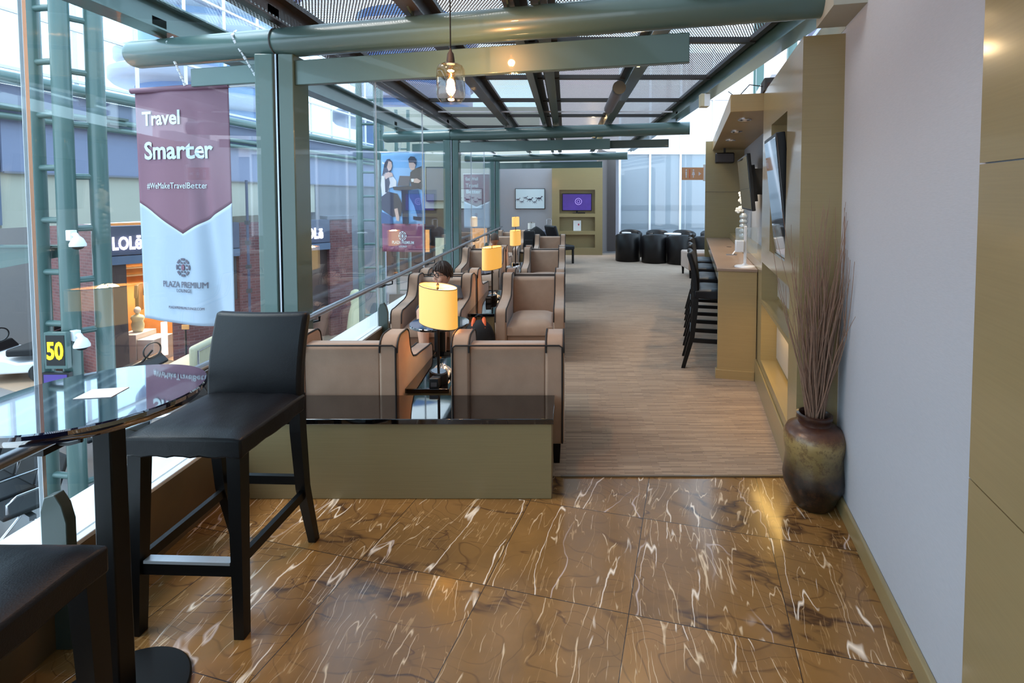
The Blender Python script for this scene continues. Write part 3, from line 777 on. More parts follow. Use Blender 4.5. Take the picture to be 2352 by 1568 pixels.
# backpack on the floor in front of the second narrow table
t = thing('backpack', 'black backpack with two orange stripes standing on the floor between armchairs', 'backpack', (-.83, 4.72, 0), R(8))
def bpk(d): return Vector((0, 0, 0))
b = B(); b.ball((0, 0, .21), .135, .10, .215, 28, 18, lambda d: Vector((.02*math.copysign(min(1, abs(d.x)*2), d.x), .02*math.copysign(min(1, abs(d.y)*2), d.y), -.03 if d.z < -.6 else 0)))
b.build('body', 'black_fabric', t)
B().ball((0, -.08, .14), .12, .06, .12, 24, 14).build('front_pocket', 'black_fabric', t)
for sx in (-1, 1):
    B().tube([(sx*.062, -.075, .29), (sx*.058, -.062, .36), (sx*.05, -.02, .415), (sx*.045, .03, .43)], .019, 8).build('orange_stripe', 'orange_fabric', t)
B().tube([(-.03, .03, .415), (-.03, .02, .455), (0, .015, .47), (.03, .02, .455), (.03, .03, .415)], .008, 8).build('handle', 'black_fabric', t)
B().bar((0, -.145, .10), (0, -.13, .21), .012, .006).build('logo_strip', 'brushed', t)

# cups on the third table, bags and cases near the far end
cup = B().lathe([(.024, 0), (.034, .075), (.031, .075), (.022, .005)], n=20, cap=False).box(-.018, .018, -.018, .018, 0, .004)
pts = [(-.79, 7.72), (-.90, 7.80), (-.76, 7.84)]
for i, (x, y) in enumerate(pts):
    tag(cup.build('cup', 'white_plastic', loc=(x, y, .435)), ('white cup nearest the edge of the narrow dark table', 'white cup left of the third lamp pole', 'white cup right of the third lamp pole')[i], 'cup', 'cups on the third narrow table')
def suitcase(name, x, y, z, w_, d_, h_, mat, label, hh=.0, rz=0.):
    t = thing(name, label, 'suitcase', (x, y, z), rz)
    B().box(-w_/2, w_/2, -d_/2, d_/2, .04, h_).build('shell', mat, t, bevel=.03, seg=3)
    B().box(-w_/2+.03, w_/2-.03, -d_/2-.02, -d_/2, .08, h_*.55).build('pocket', mat, t, bevel=.01)
    for sx in (-1, 1): B().tube([(sx*w_*.38-.012, 0, .022), (sx*w_*.38+.012, 0, .022)], .022, 12).build('wheel', 'black_plastic', t)
    if hh: B().tube([(-.055, .02, h_-.01), (-.055, .02, h_+hh-.01), (-.045, .02, h_+hh), (.045, .02, h_+hh), (.055, .02, h_+hh-.01), (.055, .02, h_-.01)], .009, 8).build('telescopic_handle', 'chrome', t)
    B().tube([(-.05, 0, h_-.005), (-.04, 0, h_+.025), (.04, 0, h_+.025), (.05, 0, h_-.005)], .008, 8).build('carry_handle', 'black_plastic', t)
suitcase('suitcase', -.80, 10.85, .435, .24, .18, .42, 'black_fabric', 'black suitcase standing under the unlit white lamp shade')
suitcase('suitcase', -.42, 12.4, 0, .36, .24, .76, 'grey_luggage', 'grey suitcase with raised chrome handle near the end wall', hh=.27)
tag(B().ball((0, 0, .0), .24, .1, .17, 24, 12, lambda d: Vector((0, 0, -.1*abs(d.x)))).build('duffel_bag', 'black_fabric', loc=(-.70, 11.75, .73)), 'black rounded duffel bag propped behind the black suitcase', 'bag')
B_ = thing('bag_stand', 'dark folding luggage stand holding the black duffel bag', 'stand', (-.70, 11.75, 0))
for sx in (-1, 1):
    for sy in (-1, 1): B().bar((sx*.2, sy*.12, 0), (-sx*.2, sy*.12, .5), .02).build('leg', 'black_wood', B_)
B().box(-.22, .22, -.14, .14, .49, .56).build('shelf', 'black_wood', B_)
tag(B().prism([(-.16, 0), (.16, 0), (.14, .3), (-.12, .32)], 'y', -.05, .05).build('tote_bag', 'black_fabric', loc=(-.835, 7.36, 0), rz=.2, bevel=.02), 'black bag with pale straps on the floor beside the third lamp', 'bag')
# black tub-back office chair with its back seen from behind
t = thing('lounge_chair', 'black leather high-backed chair seen side-on before the screen wall', 'chair', (-.24, 11.9, 0), R(-62))
B().add([(-.28, -.05, .34), (.28, -.05, .34), (.26, -.20, .90), (-.26, -.20, .90), (-.28, .06, .34), (.28, .06, .34), (.26, -.11, .92), (-.26, -.11, .92)], [(0, 1, 2, 3), (7, 6, 5, 4), (0, 4, 5, 1), (1, 5, 6, 2), (2, 6, 7, 3), (3, 7, 4, 0)]).build('backrest', 'leather', t, bevel=.03, seg=3)
B().box(-.25, .25, 0, .38, .33, .44).build('seat', 'leather', t, bevel=.03, seg=3)
for sx in (-1, 1):
    for y in (0, .34): B().bar((sx*.22, y, .34), (sx*.22, y, 0), .04).build('leg', 'black_wood', t)

# ------------------------------------------------------------------ bar stools
def make_stool(w0=.43, d0=.42, zs=.755, zb=1.085):
    t = thing('bar_stool', 'x', 'bar stool')
    hw = w0/2; n = 14
    c = B()
    def top(u, v):
        e = (1-abs(2*u-1)**8)*(1-abs(2*v-1)**8); wr = .0035*math.sin(17*u+3*v)*math.sin(9*v+5*u)
        return (-hw+w0*u, d0*v, zs-.022+.022*e+wr*e)
    c.grid(n, n, top); o = len(c.v)
    def bot(u, v): return (-hw+w0*u+.004*math.sin(u*40+v*9), d0*v, zs-.092+.004*math.sin(u*31)*math.cos(v*27))
    c.grid(n, n, bot)
    for i in range(n):
        for (p, q) in ((i, i+1), (n*(n+1)+i+1, n*(n+1)+i), (i*(n+1)+n, (i+1)*(n+1)+n), ((i+1)*(n+1), i*(n+1))):
            c.f.append((p, q, o+q, o+p))
    c.build('seat', 'leather', t, ang=50, bevel=.008)
    def bk(u, v, side):      # curved padded back
        y = d0-.035+.07*v*v; th = .052 if v < .98 else .04
        x = -hw+.008+(w0-.016)*u; bow = -.018*math.sin(math.pi*u)*(.4+v)
        return (x, y-bow*0+side*th+bow, zs-.035+(zb-zs+.035)*v)
    b = B(); m = 12
    b.grid(m, m, lambda u, v: bk(u, v, 0)); o = len(b.v); b.grid(m, m, lambda u, v: bk(u, v, 1))
    for i in range(m):
        for (p, q) in ((i, i+1), (m*(m+1)+i+1, m*(m+1)+i), (i*(m+1)+m, (i+1)*(m+1)+m), ((i+1)*(m+1), i*(m+1))):
            b.f.append((p, q, o+q, o+p))
    b.build('backrest', 'leather', t, bevel=.015, seg=3, ang=50)
    fl = (hw-.032)
    for sx in (-1, 1):
        B().bar((sx*fl, .03, zs-.09), (sx*(fl+.012), .012, 0), .05, .05, up=(0, 1, 0), w2=.74).build('leg', 'black_wood', t)
        g = B(); pr = [(d0-.012, zs-.02, .048), (d0-.008, zs-.18, .048), (d0+.02, .30, .043), (d0+.10, 0, .034)]
        for (ya, za, wa), (yb, zb_, wb) in zip(pr, pr[1:]):
            X = sx*fl; g.hexa([(X-wa/2, ya-wa/2, za), (X+wa/2, ya-wa/2, za), (X+wa/2, ya+wa/2, za), (X-wa/2, ya+wa/2, za)], [(X-wb/2, yb-wb/2, zb_), (X+wb/2, yb-wb/2, zb_), (X+wb/2, yb+wb/2, zb_), (X-wb/2, yb+wb/2, zb_)])
        g.build('leg', 'black_wood', t)
        B().bar((sx*fl, .03, .27), (sx*fl, d0+.02, .27), .022, .038).build('side_rail', 'black_wood', t)
    fr_ = B().bar((-fl, .02, .245), (fl, .02, .245), .022, .045).build('foot_rail', 'black_wood', t)
    B().box(-fl+.022, fl-.022, .004, .036, .267, .278).build('foot_plate', 'steel_plate', fr_)
    B().bar((-fl, d0+.03, .33), (fl, d0+.03, .33), .022, .038).build('back_rail', 'black_wood', t)
    return t
st0 = make_stool()
tag(st0, 'black leather bar stool standing beside the round bar table, back to the bench'); st0.location = (-1.375, 1.755, 0); st0.rotation_euler = (0, 0, R(-2))
copy_tree(st0, (-1.355, 1.215, 0), R(180), 'black leather bar stool cut off by the bottom left corner')
gs = 'bar stools at the wall counter'
for i, (s, lb) in enumerate(((1.62, 'nearest black bar stool tucked under the wall counter'), (2.35, 'second black bar stool at the wall counter'), (3.1, 'third black bar stool at the wall counter'), (3.8, 'farthest black bar stool at the wall counter'))):
    p = rw(-.10, s); copy_tree(st0, p, -A_+math.pi/2, lb, gs)

# round bar table
t = thing('bar_table', 'tall round glossy dark bar table at the left edge', 'table', (-1.425, 1.50, 0))
B().lathe([(.255, .962), (.262, .975), (.272, .985), (.272, .996), (.269, 1.0)], n=72).build('tabletop', 'table_top', t)
B().bar((.03, 0, .965), (.03, 0, .015), .055, .055, w2=1.08).build('pedestal', 'black_wood', t, bevel=.004)
B().lathe([(.205, 0), (.205, .012), (.2, .016)], c=(.0, 0, 0), n=56).build('base', 'black_wood', t)
tag(B().prism([(-.05, -.03), (.05, -.045), (.06, .035), (-.04, .045)], 'z', 0, .0012).build('menu_card', 'paper', loc=(-1.42, 1.50, 1.0005), rz=.3), 'small white card lying flat on the tall round bar table', 'card')

# ------------------------------------------------------------------ right wall: desk, screens, vase
def rthing(name, label, cat, x, y, z=0, rz=0., group=None): return thing(name, label, cat, rw(x, y, z), -A_+rz, group)
t = rthing('wall_counter', 'long olive wall counter desk with brown top along the right wall', 'desk', 0, 1.24)
B().box(-.325, -.005, 0, .045, .07, .95).build('end_panel', 'olive_tan', t, bevel=.003)
B().box(-.34, -.016, -.012, .05, 0, .085).build('plinth', 'olive_tan', t, bevel=.003)
B().box(-.335, -.002, -.008, 3.34, .95, .975).build('worktop', 'curb_brown' if False else 'olive_top', t, bevel=.003) if 'olive_top' in M else None
olive('olive_top', (150, 126, 112), .3, .3)
B().box(-.335, -.002, -.008, 3.34, .95, .975).build('worktop', 'olive_top', t, bevel=.003)
B().box(-.325, -.29, .045, 3.3, .86, .95).build('apron', 'olive', t)
for yy in (1.15, 1.95):
    B().lathe([(.03, .9751), (.03, .9765), (.024, .9768)], c=(-.10, yy, 0), n=24).build('cable_grommet', 'black_plastic', t)
# portrait screen in the opening
t = rthing('portrait_screen', 'tall black display screen tilted forward in the near wall opening', 'screen', 0.10, .30, 1.60)
th = R(6)
def tilt(o): o.rotation_euler = (0, -th, 0); return o
fr_ = tilt(B().box(-.115, -.06, -.255, .255, -.41, .41).build('housing', 'black_plastic', t, bevel=.006))
tilt(B().box(-.118, -.115, -.235, .235, -.385, .385).build('screen', 'dark_screen', t))
tilt(B().box(-.06, .0, -.16, .16, -.28, .28).build('rear_cover', 'black_plastic', t))
B().box(-.03, .098, -.05, .05, -.06, .06).build('wall_bracket', 'black_plastic', t)
t = rthing('wall_screen', 'black flat television on the grey recess wall above the counter', 'television', .20, 2.52, 1.76)
tilt(B().box(-.20, -.165, -.52, .52, -.29, .29).build('housing', 'black_plastic', t, bevel=.006))
tilt(B().box(-.203, -.20, -.50, .50, -.27, .27).build('screen', 'dark_screen', t))
tilt(B().box(-.165, -.11, -.30, .30, -.2, .18).build('rear_cover', 'black_plastic', t))
B().box(-.12, -.0, -.06, .06, -.14, .14).build('wall_bracket', 'black_plastic', t)
# downlights and loudspeaker under the soffit
for i, s in enumerate((1.5, 2.35, 3.2)):
    t = rthing('downlight', ('nearest', 'middle', 'farthest')[i]+' chrome-rimmed downlight in the soffit above the counter', 'lamp', -.10, s, 2.292, group='downlights in the soffit')
    B().tube([(.055*math.cos(2*math.pi*k/28), .055*math.sin(2*math.pi*k/28), -.003) for k in range(28)], .007, 6, closed=True).build('rim', 'chrome', t)
    B().lathe([(.048, -.002), (.048, -.001)], n=24).build('recess', 'dark_grey', t)
    B().lathe([(.018, -.008), (.022, -.0025)], n=16).build('bulb', 'white_plastic', t)
    lamp_obj('downlight_light', 'SPOT', rw(-.10, s, 2.27), 14, (1, .8, .55), .03, rot=(0, 0, 0), spot_size=R(90), spot_blend=.6)
t = rthing('loudspeaker', 'black loudspeaker hanging under the far end of the soffit', 'speaker', -.10, 4.3, 2.15)
B().box(-.13, .13, -.09, .09, -.075, .075).build('cabinet', 'black_plastic', t, bevel=.02, seg=3)
B().box(-.12, .12, -.098, -.088, -.06, .06).build('grille', 'dark_grey', t, bevel=.006)
B().bar((0, 0, .07), (0, 0, .143), .03).build('mount', 'black_plastic', t)
t = rthing('projector_box', 'black electronic box with loose cable on top of the olive wall', 'box', .10, 1.05, 2.436)
B().box(-.11, .09, -.09, .12, 0, .10).build('housing', 'dark_grey', t, bevel=.006)
B().box(-.09, -.02, -.092, -.09, .02, .06).build('label_plate', 'red_mark' if False else 'shop_dark', t)
B().tube([(-.11, .0, .05), (-.2, .1, .09), (-.28, .3, .02), (-.34, .5, .12)], .004, 6).build('cable', 'black_plastic', t)
# dispenser stand on the desk
t = rthing('dispenser_stand', 'white hand-sanitiser dispenser stand on the near end of the counter', 'dispenser', -.09, 1.40, .975)
B().lathe([(.09, 0), (.085, .008), (.03, .016), (.012, .03)], n=36).build('base', 'white_plastic', t)
B().box(-.012, .012, -.008, .012, .01, .36).build('post', 'white_plastic', t, bevel=.004)
B().box(-.085, -.012, -.04, .04, .13, .235).build('dispenser_body', 'white_plastic', t, bevel=.008)
B().lathe([(.032, .235), (.034, .25), (.034, .33), (.03, .345)], c=(-.05, 0, 0), n=28).build('clear_bottle', 'acrylic', t)
B().box(.014, .10, -.003, .0, .12, .35).build('clear_shield', 'acrylic', t)
t = rthing('phone_cradle', 'small silver cradle on the middle of the counter', 'phone stand', -.14, 2.3, .975)
B().box(-.05, .05, -.04, .04, 0, .008).build('base', 'brushed', t)
B().add([(.01, -.035, .008), (.01, .035, .008), (.05, .035, .06), (.05, -.035, .06), (.016, -.035, .008), (.016, .035, .008), (.056, .035, .06), (.056, -.035, .06)], [(0, 1, 2, 3), (7, 6, 5, 4), (0, 4, 5, 1), (1, 5, 6, 2), (2, 6, 7, 3), (3, 7, 4, 0)]).build('rest', 'white_plastic', t)
# orchid in mosaic bottle vase on the counter by the end of the recess
t = rthing('bottle_vase', 'tall silvery mosaic vase holding white orchids on the recess ledge', 'vase', .10, 3.55, 1.05)
pr = [(.035, 0)]
for k in range(5):
    z0 = .01+k*.062; pr += [(.04, z0), (.052, z0+.02), (.052, z0+.04), (.038, z0+.06)]
B().lathe(pr+[(.03, .335), (.026, .335)], n=28).build('body', 'silver_packet', t)
t2 = rthing('orchid', 'white orchid spray standing in the mosaic vase', 'flower', .10, 3.55, 1.38)
B().tube([(0, 0, -.05), (.0, -.01, .1), (-.01, -.02, .25), (.01, -.03, .40), (.03, -.03, .46)], .004, 6).build('stem', 'twig', t2)
for k, (dx, dy, dz, s) in enumerate(((-.03, -.02, .06, .05), (.02, -.03, .1, .06), (-.02, -.03, .17, .06), (.03, -.03, .22, .055), (-.03, -.03, .25, .05), (.01, -.04, .29, .04), (-.07, -.03, .04, .045))):
    f = B()
    for q in range(5):
        an = 2*math.pi*q/5+k; f.ball((dx+math.cos(an)*s*.5, dy, dz+math.sin(an)*s*.5), s*.42, .008, s*.42, 10, 6)
    f.ball((dx, dy-.008, dz), s*.15, n=8, m=6); f.build('blossom', 'petal', t2)
for dz, dx in ((.36, -.01), (.42, .02), (.46, .035), (.38, .03)): B().ball((dx, -.03, dz), .013, n=10, m=6).build('bud', 'petal', t2)

# big floor vase with dried branches
VX, VY = 1.285, 2.545
vt = tag(B().lathe([(.085, 0), (.098, .012), (.118, .06), (.142, .11), (.148, .155), (.141, .21), (.136, .265), (.147, .33), (.148, .368), (.130, .405), (.095, .425), (.078, .432), (.076, .455), (.086, .462), (.086, .478), (.074, .482), (.064, .47), (.064, .40)], n=56, cap=True).build('floor_vase', 'vase_glaze', loc=(VX, VY, 0), ang=60), 'large glazed dark brown and gold floor vase at the corner of the right wall', 'vase')
br = B()
for i in range(100):
    an = rnd.uniform(0, 2*math.pi); r0 = .05*math.sqrt(rnd.random()); L = rnd.uniform(.62, 1.02)
    if rnd.random() < .45: L = rnd.uniform(.85, 1.2)
    lean = rnd.gauss(0, .095); lean2 = rnd.gauss(0, .075)
    x0, y0 = r0*math.cos(an), r0*math.sin(an); pts = []; wob = rnd.uniform(0, 6)
    for k in range(8):
        f = k/7; pts.append(Vector((x0*.8+lean*f*1.0+.012*math.sin(wob+f*7)*f, y0*.8+lean2*f+.012*math.cos(wob*1.3+f*8)*f-.03*f, .40+L*f)))
    # keep the twigs on the room side of the wall
    for p in pts:
        wx = VX+p.x; wy = VY+p.y; lx = (wx-TP[0])*math.cos(A_)-(wy-TP[1])*math.sin(A_)
        if lx > .185: p.x -= (lx-.185)
        ly = (wx-TP[0])*math.sin(A_)+(wy-TP[1])*math.cos(A_)
        if lx > -.02 and ly > -.435: p.y -= ly+.435
    rr = rnd.uniform(.0026, .0048); br.tube(pts, [rr*(1-.7*k/7) for k in range(8)], 5)
    if rnd.random() < .3:
        q = pts[4]; s_ = rnd.choice((-1, 1)); br.tube([q, q+Vector((s_*.02, -.01, .08)), q+Vector((s_*.032, -.012, .2))], [rr*.5, rr*.4, rr*.2], 4)
for pts in ([(0, 0, .42), (-.06, -.02, .62), (-.13, -.06, .80), (-.19, -.08, 1.0), (-.20, -.09, 1.16)], [(-.02, 0, .42), (-.08, -.03, .7), (-.11, -.05, .85), (-.13, -.07, 1.05), (-.17, -.08, 1.22)], [(0, 0, .42), (-.07, -.02, .75), (-.09, -.04, .95), (-.08, -.05, 1.15), (-.10, -.06, 1.28)]):
    br.tube(pts, [.003, .003, .0025, .002, .001], 5)
tag(br.build('branch_bundle', 'twig', loc=(VX, VY, 0)), 'dense bundle of tall dried brown twigs standing in the large floor vase', 'branches', kind='stuff')

# ------------------------------------------------------------------ end wall: screen unit, picture, tub chairs
t = thing('screen_wall_unit', 'tall olive wall unit with screen niche and shelves on the end wall', 'cabinet', (.305, YB-.14, 0))
u = B(); ys = [-.685, -.483, .482, .685]; zs = [0, .20, .56, .66, 1.04, 1.133, 1.776, 2.37]
for i in range(3):
    for j in range(7):
        if i == 1 and j in (1, 3, 5): continue
        u.box(ys[i], ys[i+1], 0, .16, zs[j], zs[j+1])
u.box(-.485, .485, .13, .16, .19, 1.8); u.build('frame', 'olive', t)
B().box(-.483, .482, .125, .13, .66, 1.04).build('shelf_back', 'olive_bench', t)
tt = thing('wall_television', 'small television showing a purple picture in the olive niche', 'television', (.298, YB-.06, 1.44))
B().box(-.405, .405, -.02, .02, -.235, .24).build('housing', 'black_plastic', tt, bevel=.006)
B().box(-.385, .385, -.023, -.02, -.215, .22).build('screen', 'screen_purple', tt)
B().tube([(.04+.085*math.cos(2*math.pi*k/24), -.025, .02+.085*math.sin(2*math.pi*k/24)) for k in range(24)], .008, 5, closed=True).tube([(.04+.04*math.cos(2*math.pi*k/6), -.025, .02+.05*math.sin(2*math.pi*k/6)) for k in range(6)], .006, 5, closed=True).build('logo', 'screen_light', tt)
B().box(-.12, .12, -.06, .06, -.30, -.29).box(-.02, .02, -.01, .01, -.3, -.22).build('stand', 'black_plastic', tt)
tag(B().box(-.10, .10, -.03, .03, 0, .03).build('set_top_box', 'black_plastic', loc=(.42, YB-.10, 1.135)), 'flat black box on the shelf under the purple television', 'box')
tt = thing('notice', 'white notice sheet leaning in the middle niche of the olive unit', 'sign', (.305, YB-.03, .661))
B().box(-.105, .105, -.008, 0, 0, .28).build('sheet', 'paper', tt); B().ball((.04, -.009, .17), .02, .002, .03, 10, 6).build('red_mark', 'red_mark', tt)
# horse picture
t = thing('framed_picture', 'wide framed pale picture of galloping horses on the grey end wall', 'picture', (-.982, YB+.018, 1.535))
B().box(-.405, .405, -.03, 0, -.28, .28).build('frame', 'black_plastic', t, bevel=.003)
B().box(-.39, .39, -.033, -.03, -.265, .265).build('print', 'print_white', t)
def horse(b, cx, cz, s, y=-.0345):
    P = lambda pts: b.add([(cx+x*s, y, cz+z*s) for x, z in pts], [tuple(range(len(pts)))])
    P([(-.5, .1), (-.2, .22), (.25, .2), (.45, .12), (.4, -.12), (0, -.2), (-.45, -.12)])
    P([(.3, .18), (.55, .55), (.68, .52), (.85, .38), (.78, .3), (.62, .36), (.45, .05)])
    for x0, x1 in ((-.45, -.75), (-.3, -.15), (.2, .05), (.38, .7)):
        P([(x0-.06, -.05), (x0+.08, -.05), (x1+.05, -.6), (x1-.03, -.6)])
    P([(-.48, .12), (-.8, .2), (-.9, .02), (-.55, .0)])
for hx, hz, s, m in ((-.33, -.02, .085, 'print_grey'), (-.22, -.08, .08, 'grey_luggage'), (-.12, .03, .085, 'grey_luggage'), (.0, -.02, .11, 'print_dark'), (.13, -.09, .08, 'grey_luggage'), (.25, .01, .12, 'print_dark')):
    b = B(); horse(b, hx, hz, s); b.build('horse_print', m, t, smooth=False)
# tub chairs
def make_tub():
    t = thing('tub_chair', 'x', 'chair')
    b = B(); ro, ri = .302, .235; n = 40
    def zt(a_): return .66+.05*max(0, math.cos(a_-R(270)))      # back (towards -y) a touch higher
    outer = []; a0, a1 = R(125), R(415)
    vs = []
    for k in range(n+1):
        a_ = a0+(a1-a0)*k/n
        for rr, z in ((ro-.02, .0), (ro, .02), (ro, zt(a_)-.03), (ro-.03, zt(a_)), (ri+.02, zt(a_)), (ri, zt(a_)-.03), (ri, .3), (ri, 0)):
            vs.append((rr*math.cos(a_), rr*math.sin(a_), z))
    fs = []
    for k in range(n):
        for j in range(8):
            fs.append((k*8+j, k*8+(j+1) % 8, (k+1)*8+(j+1) % 8, (k+1)*8+j))
    fs += [tuple(range(8)), tuple(n*8+j for j in range(8))[::-1]]
    b.add(vs, fs).build('shell', 'leather_barrel', t, ang=60)
    B().lathe([(.232, .02), (.233, .36), (.225, .40), (.18, .415)], n=36).build('seat', 'leather_barrel', t, ang=60)
    return t
tub = make_tub(); gt = 'black tub chairs before the end glazing'
tubs = [(1.53, 12.36, 0, 'leftmost black tub chair of the front row by the end glazing'), (2.13, 12.05, 0, 'second black tub chair of the front row, between two others'),
        (2.70, 11.82, 0, 'third black tub chair of the front row'), (3.28, 11.60, 0, 'rightmost black tub chair of the front row, half behind the bar stools'),
        (1.72, 13.26, 180, 'leftmost black tub chair of the back row against the glazing'), (2.42, 13.2, 180, 'second black tub chair of the back row against the glazing'), (3.1, 13.1, 180, 'third black tub chair of the back row against the glazing'), (3.78, 12.9, 180, 'rightmost black tub chair of the back row against the glazing')]
for i, (x, y, rz, lb) in enumerate(tubs):
    if i == 0: tub.location = (x, y, 0); tag(tub, lb, group=gt)
    else: copy_tree(tub, (x, y, 0), R(rz), lb, gt)
for i, (x, y, lb) in enumerate(((1.55, 12.86-.04, 'round pale-topped side table behind the leftmost tub chair'), (2.66, 12.52-.06, 'round pale-topped side table behind the third tub chair'))):
    t = thing('side_table', lb, 'table', (x, y, 0), group='pale side tables among the tub chairs')
    B().lathe([(.20, .65), (.21, .66), (.21, .675), (.2, .68)] if i else [(.11, .65), (.12, .66), (.12, .675), (.11, .68)], n=36).build('tabletop', 'white_plastic', t)
    B().lathe([(.02, .01), (.02, .65)], n=16).build('pedestal', 'brushed', t)
    B().lathe([(.08, 0), (.08, .012)], n=28).build('base', 'brushed', t)
t = thing('upholstered_bench', 'low taupe upholstered bench with dark legs behind the bar stools', 'bench', (2.66, 10.0, 0))
B().box(-.28, .28, -.35, .35, .16, .50).build('seat', 'velvet', t, bevel=.03, seg=3)
B().tube([(-.27, -.34, .47), (.27, -.34, .47), (.27, .34, .47), (-.27, .34, .47)], .005, 6, closed=True).build('piping', 'piping', t)
for sx in (-1, 1):
    for sy in (-1, 1): B().bar((sx*.24, sy*.31, .17), (sx*.24, sy*.31, 0), .045, w2=.7).build('leg', 'black_wood', t)
# washroom sign sticking out from the end of the olive end wall
sx0, sy0, _ = rw(-.365, 4.66)
t = thing('washroom_sign', 'tan hanging sign with pictograms and arrow beside the olive end wall', 'sign', (sx0-.185, sy0, 1.945))
B().box(-.165, .165, -.008, .008, -.095, .095).build('panel', 'orange_sign', t)
def pict(b, cx, skirt):
    b.ball((cx, -.011, .052), .013, .003, .013, 10, 6)
    pts = [(cx-.012, .034), (cx+.012, .034), (cx+(.024 if skirt else .012), -.02), (cx+.008, -.02), (cx+.008, -.06), (cx-.008, -.06), (cx-.008, -.02), (cx-(.024 if skirt else .012), -.02)]
    b.prism(pts, 'y', -.0105, -.008)
b = B(); pict(b, -.10, False); pict(b, .01, True); b.prism([(.09, -.03), (.09, .03), (.13, 0)], 'y', -.0105, -.008); b.build('pictograms', 'print_shirt', t)
B().box(-.052, -.042, -.012, -.008, -.07, .07).build('light_strip', 'shop_orange', t)
B().box(.165, .20, -.02, .02, -.11, .14).build('bracket', 'white_plastic', t)

# ------------------------------------------------------------------ banners hanging outside the glass
def chain(name, p, q, label, parent):
    b = B(); n = 16
    for i in range(n):
        a0 = Vector(p).lerp(Vector(q), i/n); a1 = Vector(p).lerp(Vector(q), (i+.8)/n); b.tube([a0, a1], .007 if i % 2 else .004, 6)
    return b.build(name, 'white_plastic', parent)
def banner(name, label, cx, cy, rz, hw, zt_, zb_, amp):
    t = thing(name, label, 'banner', (cx, cy, 0), rz)
    def wave(x, z):
        f = (x+hw)/(2*hw); g = (zt_-z)/(zt_-zb_)
        return amp*(math.sin(f*7.5+1.2)*.6+math.sin(f*14+g*2)*.25)*(.5+.6*g) + amp*1.4*math.exp(-((f-.62-.2*g)/.07)**2)*min(1, g*3)
    return t, wave
def cloth(b_parent, name, mat, hw, wave, lo, hi, nu=48, nv=30):
    def fn(u, v):
        x = -hw+2*hw*u; z = hi(u)+(lo(u)-hi(u))*v; x2 = x*(1+.04*(v if name != 'upper_cloth' else 0)); return (x, wave(x, z), z)
    return B().grid(nu, nv, fn).build(name, mat, b_parent, ang=80, solid=.002)
def wtext(parent, name, s, cx, cz, wd, ht, mat, wave, **k):
    me = text_mesh(s, wd, ht, mat, **k)
    for v in me.vertices:
        v.co.x += cx; v.co.z += cz; v.co.y += wave(v.co.x, v.co.z)-.006
    o = bpy.data.objects.new(name, me); col.objects.link(o); o.parent = parent; return o
def rosette(parent, cx, cz, r, mat, mat2, wave, yo=-.006):
    b = B()
    for k in range(8):
        a0 = 2*math.pi*k/8
        pts = [(cx+r*math.cos(a0+d_)*.98, cz+r*1.05*math.sin(a0+d_)) for d_ in (-.30, -.1, .1, .30)]+[(cx+r*.74*math.cos(a0+d_), cz+r*.78*math.sin(a0+d_)) for d_ in (.26, .0, -.26)]
        b.prism(pts, 'y', wave(cx, cz)+yo-.002, wave(cx, cz)+yo)
        c0 = a0+math.pi/8; pts = [(cx+r*.55*math.cos(c0)+r*.12*math.cos(q), cz+r*.55*math.sin(c0)+r*.12*math.sin(q)) for q in [2*math.pi*j/8 for j in range(8)]]
        b.prism(pts, 'y', wave(cx, cz)+yo-.002, wave(cx, cz)+yo)
    b.build('logo', mat, parent, smooth=False)
    B().prism([(cx+r*.22*math.cos(2*math.pi*j/20), cz+r*.36*math.sin(2*math.pi*j/20)) for j in range(20)], 'y', wave(cx, cz)+yo-.003, wave(cx, cz)+yo).build('logo_centre', mat2, parent, smooth=False)
bt_, wv = banner('hanging_banner', 'large maroon and pale blue travel banner hanging outside the glass near the viewer', -2.665, 3.485, R(-14), .41, 2.33, .70, .022)
VZ = lambda py: 1.6+(451-py)*.003035
VX_ = lambda px: (px-431)*.00372
vb = lambda u: VZ(466)+(VZ(537)-VZ(466))*(1-abs(2*u-1.0))
cloth(bt_, 'upper_cloth', 'cloth_maroon', .41, wv, vb, lambda u: 2.335)
cloth(bt_, 'lower_cloth', 'cloth_white', .41, wv, lambda u: .72-.03*u, vb)
B().tube([(-.43, 0, 2.345), (.43, 0, 2.345)], .02, 12).build('top_sleeve', 'cloth_maroon', bt_)
B().tube([(-.44, 0, 2.335), (.75, 0, 2.335)], .009, 8).build('hanging_rod', 'white_plastic', bt_)
def toloc(p): a_ = R(14); x, y = p[0]+2.665, p[1]-3.485; return (x*math.cos(a_)-y*math.sin(a_), x*math.sin(a_)+y*math.cos(a_), p[2])
for q0, q1, q2 in (((-2.68, 3.46, 2.685), (-2.655, 3.375, 2.62), (-2.60, 3.455, 2.35)), ((-2.16, 3.33, 2.685), (-2.13, 3.235, 2.62), (-1.99, 3.30, 2.33))):
    cb = B(); pp = [Vector(toloc(q0)), Vector(toloc(q1)), Vector(toloc(q2))]
    for i in range(2):
        n_ = 4 if i == 0 else 12
        for j in range(n_): cb.tube([pp[i].lerp(pp[i+1], j/n_), pp[i].lerp(pp[i+1], (j+.8)/n_)], .009 if j % 2 else .006, 6)
    cb.build('hanging_chain', 'white_plastic', bt_)
wtext(bt_, 'headline', 'Travel', VX_(385), VZ(271), 96*.00372, 33*.003035, 'print_white', wv, bold=.025)
wtext(bt_, 'headline', 'Smarter', VX_(422), VZ(345), 165*.00372, 42*.003035, 'print_white', wv, bold=.025)
wtext(bt_, 'hashtag', '#WeMakeTravelBetter', VX_(413), VZ(427), 140*.00372, 15*.003035, 'print_white', wv)
rosette(bt_, VX_(431), VZ(614), .062, 'print_grey', 'cloth_maroon', wv)
